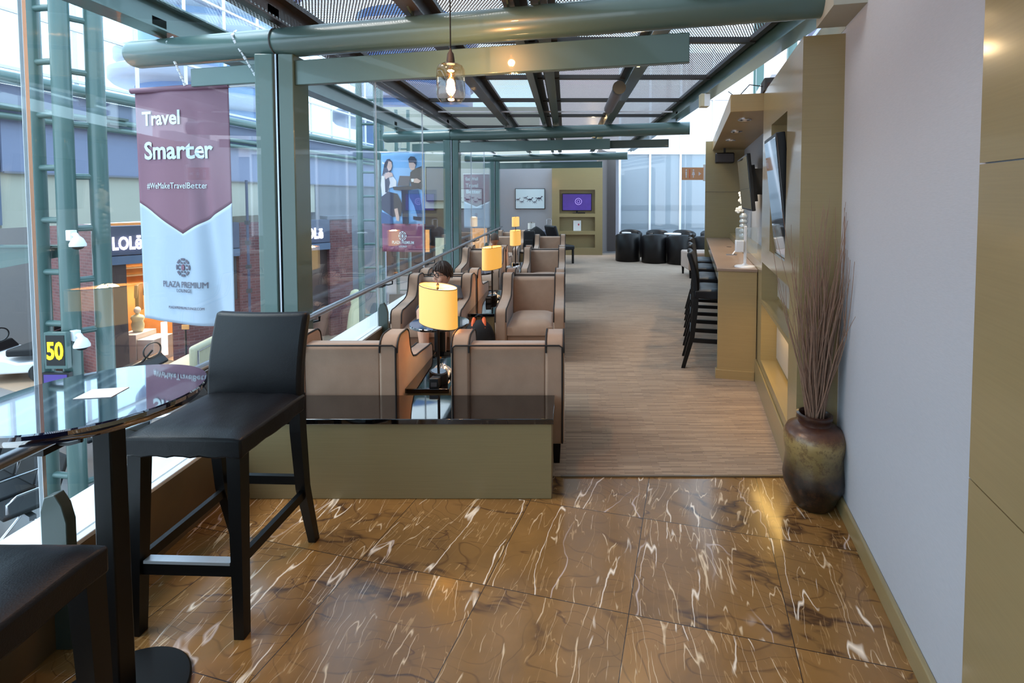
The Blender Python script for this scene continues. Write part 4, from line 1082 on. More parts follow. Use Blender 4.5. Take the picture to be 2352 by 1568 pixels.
wtext(bt_, 'logo_text', 'PLAZA PREMIUM', VX_(431), VZ(654), 100*.00372, 14*.003035, 'print_grey', wv)
wtext(bt_, 'logo_text', 'LOUNGE', VX_(432), VZ(668), 36*.00372, 8*.003035, 'print_grey', wv)
wtext(bt_, 'address_line', 'PLAZAPREMIUMLOUNGE.COM', VX_(434), VZ(708), 82*.00372, 6*.003035, 'print_grey', wv)

# poster with the couple at a cafe table
ps, wp_ = banner('hanging_poster', 'hanging poster of a couple at a cafe table over a maroon band', -2.72, 8.36, R(-13), .40, 2.33, .66, .006)
K = 8.36/1150
def pz(py): return 1.6+(451-py)*K
def px_(px): return (px-926)*K*1.04
fl_ = lambda z: (lambda u: z)
cloth(ps, 'picture_cloth', 'print_blue', .40, wp_, fl_(pz(514)), fl_(pz(350)), 20, 20)
cloth(ps, 'lower_cloth', 'print_magenta', .40, wp_, fl_(pz(579)), fl_(pz(514)), 20, 8)
def flat(name, pts, mat, lay=1):
    v = [(px_(x), -.012-.003*lay, pz(y)) for x, y in pts]
    return B().add(v, [tuple(range(len(v)))]).build(name, mat, ps, smooth=False)
flat('printed_hair', [(889, 366), (896, 365), (902, 372), (901, 386), (896, 398), (888, 405), (876, 404), (880, 388), (883, 374)], 'print_dark', 1)
flat('printed_face', [(893, 370), (900, 372), (902, 381), (899, 390), (893, 393), (889, 384)], 'print_skin', 2)
flat('printed_blouse', [(875, 404), (886, 396), (898, 398), (912, 416), (911, 428), (893, 432), (890, 452), (876, 452), (873, 425)], 'print_shirt', 1)
flat('printed_hands', [(882, 402), (892, 395), (902, 397), (904, 404), (892, 408), (886, 412)], 'print_skin', 3)
flat('printed_skirt', [(874, 452), (891, 440), (914, 445), (926, 470), (922, 496), (900, 498), (885, 488), (875, 482)], 'print_dark', 2)
flat('printed_vest', [(883, 404), (892, 402), (896, 420), (890, 442), (884, 442)], 'print_dark', 2)
flat('printed_leg', [(906, 480), (914, 478), (918, 500), (917, 508), (911, 506)], 'print_skin', 3)
flat('printed_hair', [(941, 366), (947, 360), (956, 361), (961, 368), (960, 380), (954, 374), (943, 374)], 'print_dark', 2)
flat('printed_face', [(942, 370), (957, 370), (959, 380), (956, 390), (948, 392), (943, 384)], 'print_skin', 1)
flat('printed_sweater', [(946, 396), (958, 388), (974, 382), (976, 420), (972, 436), (948, 428), (944, 412)], 'print_dark', 1)
flat('printed_hands', [(951, 412), (962, 410), (972, 416), (966, 421), (955, 420)], 'print_skin', 3)
flat('printed_cup', [(948, 411), (955, 411), (954, 418), (949, 418)], 'paper', 4)
flat('printed_laptop', [(920, 404), (946, 405), (942, 427), (914, 427)], 'print_grey', 2)
flat('printed_table', [(903, 429), (965, 427), (963, 433), (940, 437), (940, 514), (926, 514), (924, 438), (905, 436)], 'print_dark', 3)
flat('printed_jeans', [(942, 438), (964, 436), (970, 470), (974, 500), (964, 504), (954, 472), (944, 454)], 'print_jeans', 2)
flat('printed_shoe', [(952, 496), (972, 498), (972, 508), (952, 504)], 'print_dark', 4)
flat('printed_stool', [(873, 486), (900, 498), (902, 514), (873, 514)], 'print_jeans', 2)
rosette(ps, px_(925), pz(542), .075, 'print_white', 'print_white', wp_, -.014)
wtext(ps, 'logo_text', 'PLAZA PREMIUM', px_(925), pz(557), 55*K, 7*K, 'print_white', wp_, bold=.02)
wtext(ps, 'logo_text', 'LOUNGE', px_(925), pz(566), 20*K, 4.5*K, 'print_white', wp_, bold=.02)
B().tube([(-.42, 0, 2.34), (.44, 0, 2.34)], .008, 8).build('hanging_rod', 'white_plastic', ps)
for x in (-.05, .35):
    chain('chain', (x, 0, 2.34), (x-.05, 0, 2.58), '', ps); chain('chain', (x, 0, 2.34), (x+.05, 0, 2.58), '', ps)
# far banner
b3, wv3 = banner('hanging_banner', 'small far maroon and pale banner reading eat well travel better', -2.38, 13.35, R(-10), .36, 2.2, .75, .012)
K3 = 13.35/1150
qz = lambda py: 1.6+(451-py)*K3
qx = lambda px: (px-1095)*K3
vb3 = lambda u: qz(462)+(qz(475)-qz(462))*(1-abs(2*u-1))
cloth(b3, 'upper_cloth', 'cloth_maroon', .36, wv3, vb3, lambda u: qz(401), 20, 12)
cloth(b3, 'lower_cloth', 'cloth_white', .36, wv3, lambda u: qz(524), vb3, 20, 12)
wtext(b3, 'headline', 'Eat Well', qx(1084), qz(411), 30*K3, 7.5*K3, 'print_white', wv3, bold=.025)
wtext(b3, 'headline', 'Travel', qx(1084), qz(426), 30*K3, 9*K3, 'print_white', wv3, bold=.025)
wtext(b3, 'headline', 'Better', qx(1088), qz(440), 36*K3, 9*K3, 'print_white', wv3, bold=.025)
rosette(b3, qx(1094), qz(493), .04, 'print_grey', 'cloth_maroon', wv3)
wtext(b3, 'logo_text', 'PLAZA PREMIUM', qx(1094), qz(503), 26*K3, 2.4*K3, 'print_grey', wv3)
B().tube([(-.37, 0, qz(400)), (.5, 0, qz(400))], .01, 8).build('hanging_rod', 'white_plastic', b3)
for x in (-.12, .3): chain('chain', (x, 0, qz(400)), (x, 0, 2.5), '', b3)

# ------------------------------------------------------------------ concourse outside
struct('floor', B().box(-40, -2.1, -12, 40, CZ-.2, CZ), 'concourse_floor')
struct('floor', B().prism([(-10.3, 9.7), (-10.4, 10.1), (-5.4, 15.0), (-8, 19), (-16, 12)], 'z', CZ, CZ+.012), 'concourse_stone')
# long upper wall with cream and lavender bands
WA, WB = Vector((-8.75, 7.8, 0)), Vector((-7.5, 20.5, 0))
wl = (WB-WA).length; wr_ = math.atan2((WB-WA).y, (WB-WA).x)
LW = dict(loc=WA, rz=wr_)
struct('wall_concourse', B().box(0, wl, 0, .3, 1.98, 3.35), 'lavender', **LW)
struct('wall_concourse', B().box(0, 8.2, .06, .3, 1.1, 1.98).box(4.6, 8.2, .9, 1.2, -2.4, 1.98), 'cream_wall', **LW)
struct('wall_concourse', B().box(8.2, wl, .04, .3, -2.4, 1.98), 'grey_wall', **LW)
struct('trim_40', B().box(0, wl, -.03, .0, 1.96, 1.99), 'grey_wall', **LW)
struct('wall_concourse', B().box(-4.2, -.02, .02, .6, 1.15, 3.65), 'blue_grey', **LW)
struct('trim_41', B().box(-4.0, -.35, .2, .6, .62, .95), 'cream_wall', **LW)
# clerestory above: slim mullions on the same wall
fr_ = B()
struct('window_30', B().box(0, wl, .10, .11, 3.42, 6.4), 'glass', **LW)
for i, z in enumerate((3.6, 4.5, 5.3, 6.1)): struct('trim_%d' % (42+i), B().box(-8, wl, .0, .05, z, z+.05), 'white_frame', **LW)
for i in range(11): struct('trim_%d' % (50+i), B().box(i*1.15, i*1.15+.04, .02, .07, 3.4, 6.4), 'white_frame', **LW)
# service pipes
def pipe(z, y, r, label, x0=-7, x1=None):
    p = [Vector((x, y, z)) for x in (x0, x1 or wl)]
    tag(B().tube(p, r, 20).build('service_pipe', 'green_paint', **LW), label, 'pipe', 'green pipes along the concourse wall')
pipe(3.43, -.14, .10, 'thick green pipe along the top of the lavender concourse wall')
pipe(2.98, -.13, .055, 'upper of the two slim green pipes across the lavender wall')
pipe(2.84, -.11, .055, 'lower of the two slim green pipes across the lavender wall')
t = thing('pipe_bracket', 'green bracket plates clamped on the slim pipes right of the lattice post', 'bracket', WA+(WB-WA)*.13, wr_)
B().box(-.2, .2, -.22, .0, 3.03, 3.07).build('plate', 'green_dark', t); B().box(-.16, .16, -.22, .0, 2.92, 2.95).build('plate', 'green_dark', t)
# store front
DA = math.atan2(.724, .69); DL = dict(loc=(-9.8, 10.95, 0), rz=DA)
def dpt(x, y, z=0): return (-9.8+x*math.cos(DA)-y*math.sin(DA), 10.95+x*math.sin(DA)+y*math.cos(DA), z)
LA = dict(loc=(-10.0, 10.75, 0), rz=math.atan2(1.25, -2.6))
struct('wall_store', B().box(0, 2.75, -.3, 0, CZ, .95), 'brick', **LA)
struct('wall_store', B().box(2.75, 8, -.3, .15, CZ, 1.1), 'dark_grey', **LA)
struct('wall_store', B().box(2.25, 3.0, 0, .3, CZ, .93), 'brick', **DL)
struct('wall_store', B().box(4.45, 5.1, -.02, .5, CZ, .98), 'brick', **DL)
struct('wall_store', B().box(-.25, .10, .0, .3, CZ, .12), 'shop_dark', **DL)
struct('wall_store', B().box(3.0, 4.45, .15, .3, CZ, .12), 'shop_dark', **DL)
struct('trim_61', B().box(4.40, 5.15, -.06, .5, .94, 1.04), 'grey_wall', **DL)
def sign(x0, x1, tx, tw, label, s, y=0.):
    t = thing('store_sign', label, 'sign', dpt((x0+x1)/2, y, .53), DA)
    h = (x1-x0)/2; B().box(-h, h, -.08, .2, -.22, .42).build('fascia', 'slate', t, bevel=.005)
    B().box(-h, h, -.10, .2, -.42, -.235).build('lower_fascia', 'blue_grey', t)
    text('letters', s, (tx-(x0+x1)/2, -.085, .05), tw, .31, 'white_emit', t, bold=.03, extr=.03)
sign(-.30, 2.25, .13, .50, 'slate blue shop fascia with white glowing letters, left of the big banner', 'LOLē')
sign(3.0, 4.45, 3.98, .56, 'slate shop fascia with glowing letters beside the brick pier right of the column', 'LOLë')
# shop interior
struct('wall_store', B().box(-.2, 4.4, 2.9, 3.0, CZ, .9), 'shop_warm', **DL)
struct('wall_store', B().box(-.25, -.2, .3, 3.0, CZ, .9), 'shop_dark', **DL)
struct('wall_store', B().box(.9, 2.25, .1, .2, CZ, -1.0), 'brick', **DL)
struct('trim_62', B().box(1.6, 2.2, .05, .1, -1.0, .1), 'dark_grey', **DL)
lamp_obj('shop_light', 'AREA', dpt(1.2, 1.6, .6), 90, (1, .72, .45), 1.2, rot=(0, 0, 0))
t = thing('light_strip', 'glowing pinkish vertical light strip in the shop window under the banner', 'lamp', dpt(.72, -.02, -1.75), DA)
B().box(-.045, .045, -.03, .0, -.3, .42).build('tube', 'neon', t); B().box(-.06, .06, .0, .03, -.33, .45).build('housing', 'white_plastic', t)
t = thing('display_plinth', 'white display plinth inside the lit shop', 'plinth', (-10.25, 12.1, CZ))
B().box(-.45, .0, -.3, .3, 0, .70).build('block', 'display_white', t, bevel=.006); B().box(.02, .42, -.3, .3, 0, .58).build('block', 'display_white', t, bevel=.006)
t = thing('mannequin', 'pale featureless mannequin bust on the white shop plinth', 'mannequin', (-10.45, 12.1, CZ+.70))
B().lathe([(.10, 0), (.135, .06), (.15, .18), (.125, .26), (.16, .34), (.13, .40), (.05, .43), (.045, .46)], n=24, sx=1, sy=.6).build('torso', 'mannequin', t, ang=60)
B().ball((0, 0, .53), .065, .075, .085).build('head', 'display_white', t)
for i, (x, m, lb) in enumerate(((.35, 'shop_orange', 'orange garment hanging in the lit shop'), (.62, 'orange_fabric', 'light orange garment hanging in the lit shop'), (.12, 'curb_brown', 'brown garment hanging in the lit shop'), (.9, 'pinkish', 'pale garment hanging in the lit shop'))):
    g = B().prism([(-.16, -.7), (.16, -.7), (.14, -.1), (.22, -.35), (.16, -.02), (.04, 0), (-.04, 0), (-.16, -.02), (-.22, -.35), (-.14, -.1)], 'y', -.04, .04)
    p = dpt(x+.4, 2.2, -.65); tag(g.build('garment', m, loc=p, rz=DA+1.15, bevel=.02), lb, 'garment', 'garments in the lit shop')
t = thing('clothes_rack', 'shop rack holding the orange garments', 'rack', dpt(.9, 2.2, CZ), DA)
B().tube([(-.7, 0, 0), (-.7, 0, 1.76), (.7, 0, 1.76), (.7, 0, 0)], .015, 8).build('frame', 'chrome', t)
for z in (1.9, 2.1, 2.3): B().box(-.6, .6, .45, .69, z, z+.03).build('shelf', 'curb_brown', t)
t = thing('window_lettering', 'small golden lettering on the dark shop window right of the banner', 'sign', dpt(1.9, .045, -.45), DA)
for k, s in enumerate(('UP', 'RING')): text('letters', s, (0, 0, .12-.2*k), .3+.15*k, .12, 'yellow_emit' if False else 'shop_glow', t, bold=.02, extr=.005)
t = thing('queue_post', 'thin dark post with small yellow head in front of the shop', 'post', (-8.6, 11.2, CZ))
B().tube([(0, 0, 0), (0, 0, 1.0)], .02, 10).build('post', 'black_plastic', t); B().box(-.08, .08, -.01, .01, 1.0, 1.1).build('head', 'shop_warm', t)
B().lathe([(.15, 0), (.15, .02)], n=20).build('base', 'black_plastic', t)
# tall thin antenna mast on the brick corner
t = thing('service_mast', 'tall thin dark mast against the cream wall between banner and column', 'mast', (-7.9, 12.4, CZ))
B().tube([(0, 0, 0), (0, 0, 4.4)], .03, 10).build('pole', 'slate', t)
for z in (1.0, 1.6, 2.2, 2.8, 3.3): B().box(-.05, .05, -.04, .04, z, z+.1).build('fitting', 'dark_grey', t)

# lattice posts
def lattice(x, y, xs, ys, r, zt_, zb_, label, z0):
    t = thing('lattice_post', label, 'post', (x, y, CZ))
    for dx, dy in zip(xs, ys): B().tube([(dx, dy, 0), (dx, dy, zt_-CZ)], r, 24).build('tube', 'green_paint', t)
    for a_, b_ in ((0, 1), (1, 2)):
        if b_ >= len(xs): continue
        k = 0; z = z0-CZ
        while z > .2:
            zz = z-(.09 if a_ else 0)
            B().tube([(xs[a_], ys[a_], zz), (xs[b_], ys[b_], zz)], r*.42, 12).build('rung', 'green_paint', t); z -= .55
    return t
lattice(-5.59, 5.3, (0, .355, .50), (0, -.05, .17), .080, 6.2, CZ, 'large green lattice post of three tubes outside the glass at far left', 3.55+1.1)
lattice(-4.72, 11.5, (0, .38, .30), (0, .05, .5), .07, 4.6, CZ, 'slimmer green lattice post farther off, left of the cafe poster', 2.7+1.1)
lattice(-5.9, 17.5, (0, .4), (0, .05), .06, 4.6, CZ, 'distant thin green lattice post seen behind the cafe poster', 3.8)
t = thing('steel_girder', 'green steel girder reaching the lattice post from the far left', 'beam', (-5.45, 5.42, .92))
B().prism([(-3.2, -.22), (-.9, -.14), (.10, .05), (.12, .12), (-3.2, .14)], 'y', -.01, .01).build('web', 'green_paint', t); B().box(-3.2, .12, -.06, .06, .13, .15).build('flange', 'green_paint', t)
B().tube([(.03, -.03, .09), (.03, .03, .09)], .035, 14).build('bolt', 'brushed', t)
def dome_cam(x, y, z, label):
    t = thing('security_camera', label, 'camera', (x, y, z), R(-20), 'white dome cameras on the lattice post')
    B().box(-.09, -.01, -.03, .03, .01, .12).build('mount', 'white_plastic', t, bevel=.006)
    B().tube([(-.03, 0, .07), (.02, 0, .075), (.05, 0, .045)], [.022, .024, .026], 14).build('arm', 'white_plastic', t)
    B().lathe([(.02, .06), (.045, .035), (.068, -.02), (.068, -.045)], c=(.055, 0, 0), n=28).build('shell', 'white_plastic', t)
    B().ball((.055, 0, -.045), .05, .05, .035).build('dome', 'black_plastic', t)
dome_cam(-5.09, 5.17, 1.13, 'upper white dome security camera on the middle tube')
dome_cam(-5.09, 5.17, .08, 'lower white dome security camera on the middle tube')
t = thing('gate_sign', 'black gate sign with yellow number 50 in a grey frame', 'sign', (-5.263, 5.12, .01))
B().box(-.115, .115, -.02, .03, -.19, .19).build('frame', 'green_paint', t, bevel=.004); B().box(-.095, .095, -.024, -.02, -.155, .16).build('panel', 'black_plastic', t)
text('number', '50', (0, -.025, .0), .17, .19, 'yellow_emit', t, bold=.03, extr=.004)
t = thing('info_screen', 'small purple sign board under the gate number sign', 'sign', (-5.275, 5.12, -.32))
B().box(-.14, .14, -.02, .02, -.13, .10).build('housing', 'black_plastic', t); B().box(-.12, .12, -.023, -.02, -.11, .08).build('screen', 'screen_purple', t)
# carts
def cart(x, y, rz, label, seat):
    t = thing('electric_cart', label, 'cart', (x, y, CZ), rz)
    B().prism([(-.75, .3), (-.75, .5), (-.45, .62), (.1, .5), (.3, .42), (.95, .45), (1.0, .28), (.9, .2), (-.7, .2)], 'y', -.5, .5).build('body', 'white_plastic' if not seat else 'black_plastic', t, bevel=.04, seg=3)
    B().prism([(-.85, .45), (-.7, .72), (-.45, .78), (-.3, .6), (-.45, .5)], 'y', -.45, .45).build('dashboard', 'black_plastic', t, bevel=.03)
    B().box(.05, .6, -.45, .45, .55, .72).build('seat', 'cart_seat' if seat else 'black_fabric', t, bevel=.05, seg=3)
    B().box(.55, .72, -.45, .45, .62, 1.1).build('seat_back', 'cart_seat' if seat else 'black_fabric', t, bevel=.06, seg=3)
    B().tube([(-.25+.05*math.cos(2*math.pi*k/24), -.15+.17*math.cos(2*math.pi*k/24), .98+.15*math.sin(2*math.pi*k/24)) for k in range(24)], .014, 8, closed=True).build('steering_wheel', 'black_plastic', t)
    B().tube([(-.25, -.15, .98), (-.5, -.15, .68)], .02, 8).build('steering_column', 'black_plastic', t)
    for sx in (-.55, .7):
        for sy in (-.46, .46): B().tube([(sx, sy-.07, .2), (sx, sy+.07, .2)], .2, 20).build('wheel', 'black_plastic', t, bevel=.02)
    B().tube([(.72, -.42, .75), (.72, -.42, 1.0), (.72, .42, 1.0), (.72, .42, .75)], .018, 8).build('grab_rail', 'chrome', t)
cart(-7.9, 9.9, R(8), 'black electric passenger cart with beige seats behind the round bar table', True)
cart(-12.15, 11.0, R(12), 'white electric cart with black seats at the far left edge', False)
# gate seating
def bench_row(x, y, rz, n, label):
    t = thing('gate_bench', label, 'seat row', (x, y, CZ), rz, 'black gate seat rows on the concourse')
    L = n*.56; B().box(0, L, -.03, .03, .32, .37).build('beam', 'brushed', t)
    for k in range(n):
        a0 = k*.56+.03
        B().box(a0, a0+.48, -.22, .24, .40, .45).build('seat', 'black_fabric', t, bevel=.015)
        B().hexa([(a0, .20, .46), (a0+.48, .20, .46), (a0+.48, .24, .46), (a0, .24, .46)], [(a0, .32, .88), (a0+.48, .32, .88), (a0+.48, .36, .88), (a0, .36, .88)]).build('backrest', 'black_fabric', t, bevel=.012)
    for k in range(n+1):
        B().tube([(k*.56, .22, .45), (k*.56, .24, .66), (k*.56, -.12, .66), (k*.56, -.2, .60), (k*.56, -.2, .5)], .013, 8).build('armrest', 'chrome', t)
    for xx in (.3, L-.3): B().tube([(xx, -.25, .01), (xx, 0, .3), (xx, .25, .01)], .02, 8).build('leg', 'chrome', t)
bench_row(-8.4, 7.9, R(-20), 4, 'black gate seat row farthest from the glass')
bench_row(-8.1, 6.5, R(-25), 4, 'black gate seat row beyond the foot of the lattice post')
bench_row(-5.0, 4.7, R(-30), 4, 'black gate seat row in front of the lattice post foot')
bench_row(-4.6, 6.4, R(-30), 3, 'black gate seat row seen under the bar table top')
struct('trim_63', B().bar((-9.5, 7.8, CZ+.01), (-5.0, 10.2, CZ+.01), .12, .012), 'white_frame')
# things farther along the concourse
struct('wall_concourse', B().box(-9, 1, 25, 25.3, CZ, 1.0), 'shop_dark'); struct('wall_concourse', B().box(-9, 1, 24.9, 25.3, 1.0, 6.0), 'cream_wall')
for i, (x, z, w_, h_, m, lb) in enumerate(((-7.2, -.6, .9, 1.1, 'shop_glow', 'warm lit shop display panel far down the concourse, leftmost'), (-5.9, -.9, 1.1, .9, 'cream_plastic', 'pale shop display panel far down the concourse'), (-4.3, -.5, .8, 1.2, 'shop_glow', 'warm lit shop display panel far down the concourse, rightmost'), (-6.3, 2.2, 1.1, 1.6, 'grey_wall', 'grey hanging information board far down the concourse'))):
    t = thing('shop_display', lb, 'panel', (x, 24.7, z)); B().box(-w_/2, w_/2, -.05, .2, -h_/2, h_/2).build('panel', m, t); B().box(-w_/2-.05, w_/2+.05, .0, .2, -h_/2-.05, h_/2+.05).build('frame', 'dark_grey', t)
bench_row(-5.6, 15.5, R(10), 5, 'black gate seat row far down the concourse below the cafe poster')
bench_row(-5.0, 18.5, R(5), 5, 'farthest black gate seat row on the concourse')
t = thing('mannequin', 'pale dress form on a stand by the brick pier beside the handrail', 'mannequin', (-5.75, 13.6, CZ))
B().lathe([(.26, .35), (.2, .8), (.13, 1.05), (.17, 1.3), (.12, 1.42), (.04, 1.46)], n=22, sy=.7).build('dress', 'mannequin', t, ang=60); B().tube([(0, 0, 0), (0, 0, .4)], .02, 8).build('stand', 'black_plastic', t)
# green service posts and the large white tower beyond the glass roof
def tower(cx, cy, z0, n, r, dz, seed, label):
    t = thing('white_tower', label, 'building', (cx, cy, CZ)); q = random.Random(seed)
    B().lathe([(r*.80, 0), (r*.80, z0+n*dz-CZ)], n=64).build('glass_core', 'building_glass', t)
    for k in range(n):
        z = z0-CZ+k*dz; ox, oy = q.uniform(-.5, .5), q.uniform(-.3, .3); rr = r*q.uniform(.94, 1.06)
        B().lathe([(rr*.97, 0), (rr, dz*.12), (rr*1.0, dz*.5), (rr*.95, dz*.62)], c=(ox, oy, z), n=72, sx=1, sy=.8, rot=q.uniform(0, 3)).build('floor_slab', 'building_white', t, ang=50)
tower(-30, 44, 6.5, 8, 7.2, 1.9, 3, 'white tower with swirling floor slabs beyond the glass at upper left')
tower(-15.5, 52, 6.5, 6, 7.0, 2.1, 8, 'white curved tower with blue glass seen between the roof beams')

# ------------------------------------------------------------------ people
def person(name, label, loc, rz, skin, shirt, hair, head_c, turn, nod, sit_z, knees, feet, hands, scale=1., glasses=False, hairmat='hair_brown'):
    t = thing(name, label, 'person', loc, rz)
    Hm = Matrix.Translation(head_c) @ Matrix.Rotation(turn, 4, 'Z') @ Matrix.Rotation(nod, 4, 'X')
    h = scale
    body = B(); pel = Vector((0, 0, sit_z+.09*h)); neck = Vector(head_c)+Vector((0, .015, -.13*h)); chest = pel.lerp(neck, .62); ab = pel.lerp(neck, .3)
    body.tube([pel, ab, chest, pel.lerp(neck, .88), neck, Vector(head_c)+Vector((0, .01, -.04*h))], [.11*h, .105*h, .12*h, .075*h, .043*h, .043*h], 20)
    sh = []
    for i, sx in enumerate((-1, 1)):
        s_ = pel.lerp(neck, .8)+Vector((sx*.135*h, 0, 0)); hd = Vector(hands[i]); el = (s_+hd)/2+Vector((sx*.06*h, .06*h, -.07*h))
        body.tube([pel.lerp(neck, .84)+Vector((sx*.05*h, 0, 0)), s_, s_.lerp(el, .5), el, el.lerp(hd, .5), hd], [.06*h, .05*h, .042*h, .034*h, .03*h, .021*h], 12); sh.append((s_, el))
        d = (hd-el).normalized(); body.ball(hd+d*.035*h, .034*h, .034*h, .018*h, 12, 8)
        for q in range(4):
            f0 = hd+d*.06*h+Vector((.016*h*(q-1.5), 0, 0)); f1 = f0+d*(.032+.006*(q in (1, 2)))*h+Vector((0, 0, -.008*h)); body.tube([hd+d*.03*h+Vector((.014*h*(q-1.5), 0, 0)), f0, f1, f1+d*.012*h+Vector((0, 0, -.018*h))], [.0085*h, .008*h, .0075*h, .006*h], 8)
        body.tube([hd+Vector((-sx*.02*h, 0, 0)), hd+d*.03*h+Vector((-sx*.042*h, 0, .004)), hd+d*.055*h+Vector((-sx*.046*h, 0, 0))], [.011*h, .009*h, .007*h], 8)
        hip = pel+Vector((sx*.07*h, 0, -.01)); kn = Vector(knees[i]); ft = Vector(feet[i])
        body.tube([hip, hip.lerp(kn, .5), kn, kn.lerp(ft, .35), kn.lerp(ft, .8), ft+Vector((0, .0, .06))], [.082*h, .07*h, .052*h, .05*h, .034*h, .032*h], 14)
        body.tube([ft+Vector((0, .03, .04)), ft+Vector((0, -.05, .032)), ft+Vector((0, -.13*h, .022))], [.034*h, .034*h, .026*h], 10)
    hb = B()
    def hfn(d):
        y = 0.
        if d.y < 0 and d.z < -.3: y += .006
        return Vector((-.022*h*d.x*max(0, -d.z-.15), y, 0))
    hb.ball((0, 0, 0), .072*h, .092*h, .108*h, 28, 20, hfn)
    hb.ball((0, -.078*h, -.012*h), .012*h, .022*h, .024*h, 10, 8)          # nose
    hb.ball((0, -.066*h, -.078*h), .028*h, .022*h, .020*h, 10, 8)          # chin
    for sx in (-1, 1):
        hb.ball((sx*.074*h, .008*h, -.008*h), .010*h, .018*h, .028*h, 10, 8); hb.ball((sx*.035*h, -.062*h, -.035*h), .026*h, .02*h, .028*h, 10, 8)
    o_ = len(body.v); body.v += [tuple(Hm @ Vector(v)) for v in hb.v]; body.f += [tuple(i+o_ for i in f) for f in hb.f]
    bo = body.build('body', skin, t, ang=180); rm = bo.modifiers.new('r', 'REMESH'); rm.mode = 'VOXEL'; rm.voxel_size = .0065; rm.use_smooth_shade = True
    sm = bo.modifiers.new('s', 'SMOOTH'); sm.iterations = 3; sm.factor = .5
    sb = B(); sb.tube([pel+Vector((0, 0, -.03)), ab, chest, pel.lerp(neck, .88), neck.lerp(pel, .03)], [.128*h, .122*h, .136*h, .09*h, .056*h], 20)
    for i in (0, 1): sb.tube([pel.lerp(neck, .84), sh[i][0], sh[i][0].lerp(sh[i][1], .75)], [.07*h, .062*h, .055*h], 14)
    so = sb.build('shirt', shirt, t, ang=180); rm = so.modifiers.new('r', 'REMESH'); rm.mode = 'VOXEL'; rm.voxel_size = .009; rm.use_smooth_shade = True
    pb = B()
    for i, sx in enumerate((-1, 1)):
        hip = pel+Vector((sx*.07*h, 0, -.01)); kn = Vector(knees[i]); pb.tube([pel, hip, hip.lerp(kn, .5), hip.lerp(kn, .92)], [.11*h, .095*h, .086*h, .072*h], 16)
    po = pb.build('shorts', 'shorts_dark', t, ang=180); rm = po.modifiers.new('r', 'REMESH'); rm.mode = 'VOXEL'; rm.voxel_size = .009; rm.use_smooth_shade = True
    hr = B(); n, m = 40, 22
    for j in range(m+1):
        for k in range(n):
            ph = 2*math.pi*k/n; front = max(0, -math.sin(ph)); side = abs(math.cos(ph))
            mxth = (R(106) if hair == 'long' else R(104))*(1-front**.8)+R(64)*front**.8
            th = mxth*j/m; d = Vector((math.sin(th)*math.cos(ph), math.sin(th)*math.sin(ph), math.cos(th)))
            kx = 1.15 if hair == 'long' else 1.035
            ruf = (.045*math.sin(ph*9+th*5)+.03*math.sin(ph*19-th*8)) if hair == 'long' else 0
            kk = kx+ruf*(j/m)
            if j == m: kk = 1.02
            hr.v.append((d.x*.072*h*kk, d.y*.092*h*kk+.002, d.z*.108*h*kk))
    for j in range(m):
        for k in range(n): hr.f.append((j*n+k, j*n+(k+1) % n, (j+1)*n+(k+1) % n, (j+1)*n+k))
    if hair == 'long':
        q = random.Random(5)
        for i in range(230):
            ph = q.uniform(0, 2*math.pi); front = max(0, -math.sin(ph)); side = abs(math.cos(ph))
            te = (R(112) if math.sin(ph) > -.2 else R(92))*(1-front)+R(72)*front; te *= q.uniform(.7, 1.04); t0 = te*q.uniform(.0, .55); sw = q.uniform(-.25, .45)
            pts = []; lift = q.uniform(1.10, 1.20)
            for k in range(6):
                f = k/5; th = t0+(te-t0)*f; p_ = ph+sw*f; kk = lift-.05*f+.03*math.sin(f*3+i)
                pts.append((math.sin(th)*math.cos(p_)*.072*h*kk, math.sin(th)*math.sin(p_)*.092*h*kk+.002, math.cos(th)*.108*h*kk))
            hr.tube(pts, [.0035, .0065, .0075, .0065, .0045, .0012], 6)
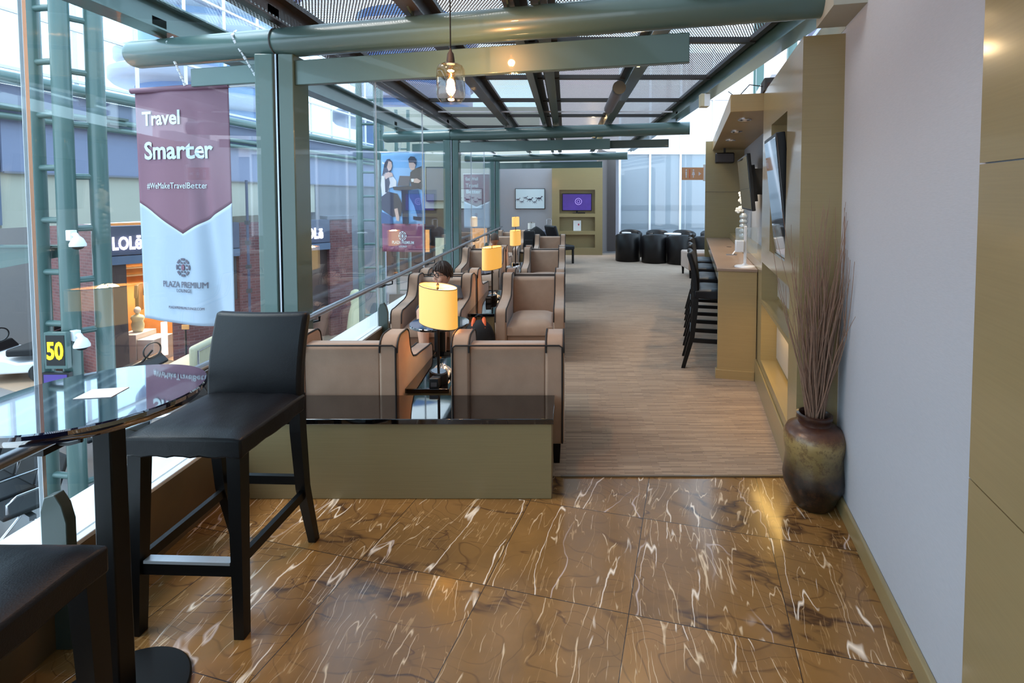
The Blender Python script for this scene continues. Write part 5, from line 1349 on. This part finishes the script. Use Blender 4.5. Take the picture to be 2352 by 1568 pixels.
    hr.v = [tuple(Hm @ Vector(v)) for v in hr.v]; hr.build('hair', hairmat, t, ang=80)
    def put(b, nm, mat):
        b.v = [tuple(Hm @ Vector(v)) for v in b.v]; return b.build(nm, mat, t)
    for sx in (-1, 1):
        e1 = B(); e1.ball((sx*.028*h, -.080*h, .012*h), .010*h, .006*h, .006*h, 10, 8); put(e1, 'eye', 'dark_grey')
        br_ = B(); br_.tube([(sx*.014*h, -.087*h, .030*h), (sx*.042*h, -.078*h, .030*h)], .003*h, 6); put(br_, 'eyebrow', hairmat)
    mo = B(); mo.ball((0, -.084*h, -.052*h), .018*h, .006*h, .005*h, 12, 6); put(mo, 'mouth', 'lips')
    if glasses:
        g_ = B()
        for sx in (-1, 1):
            c_ = (sx*.031*h, -.094*h, .010*h)
            g_.tube([(c_[0]+.025*h*math.copysign(abs(math.cos(a0))**.7, math.cos(a0)), c_[1], c_[2]+.017*h*math.copysign(abs(math.sin(a0))**.7, math.sin(a0))) for a0 in [2*math.pi*k/20 for k in range(20)]], .0028*h, 6, closed=True)
            g_.tube([(sx*.056*h, -.094*h, .014*h), (sx*.078*h, -.06*h, .012*h), (sx*.084*h, .01*h, .010*h)], .0028*h, 6)
        g_.tube([(-.008*h, -.096*h, .012*h), (.008*h, -.096*h, .012*h)], .0028*h, 6); put(g_, 'glasses', 'black_plastic')
    return t
person('person', 'seated boy with brown hair and dark glasses looking down, in the window armchair', (-1.28, 5.13, 0), 0, 'skin_light', 'shirt_grey', 'long',
       (.01, -.02, .80), R(-34), R(3), .40, [(-.09, -.40, .50), (.09, -.40, .50)], [(-.02, -.56, .0), (.13, -.54, .0)], [(-.08, -.22, .54), (.08, -.24, .55)], 1.08, True)
person('person', 'seated person with short-cropped hair seen from behind, beyond the first window armchairs', (-1.24, 8.66, 0), math.pi, 'skin_tan', 'shirt_rust', 'short',
       (0, .0, .86), R(20), R(10), .41, [(-.10, -.38, .50), (.10, -.38, .50)], [(-.1, -.42, .0), (.1, -.42, .0)], [(-.1, -.28, .56), (.1, -.28, .56)], 1., False, 'hair_short')
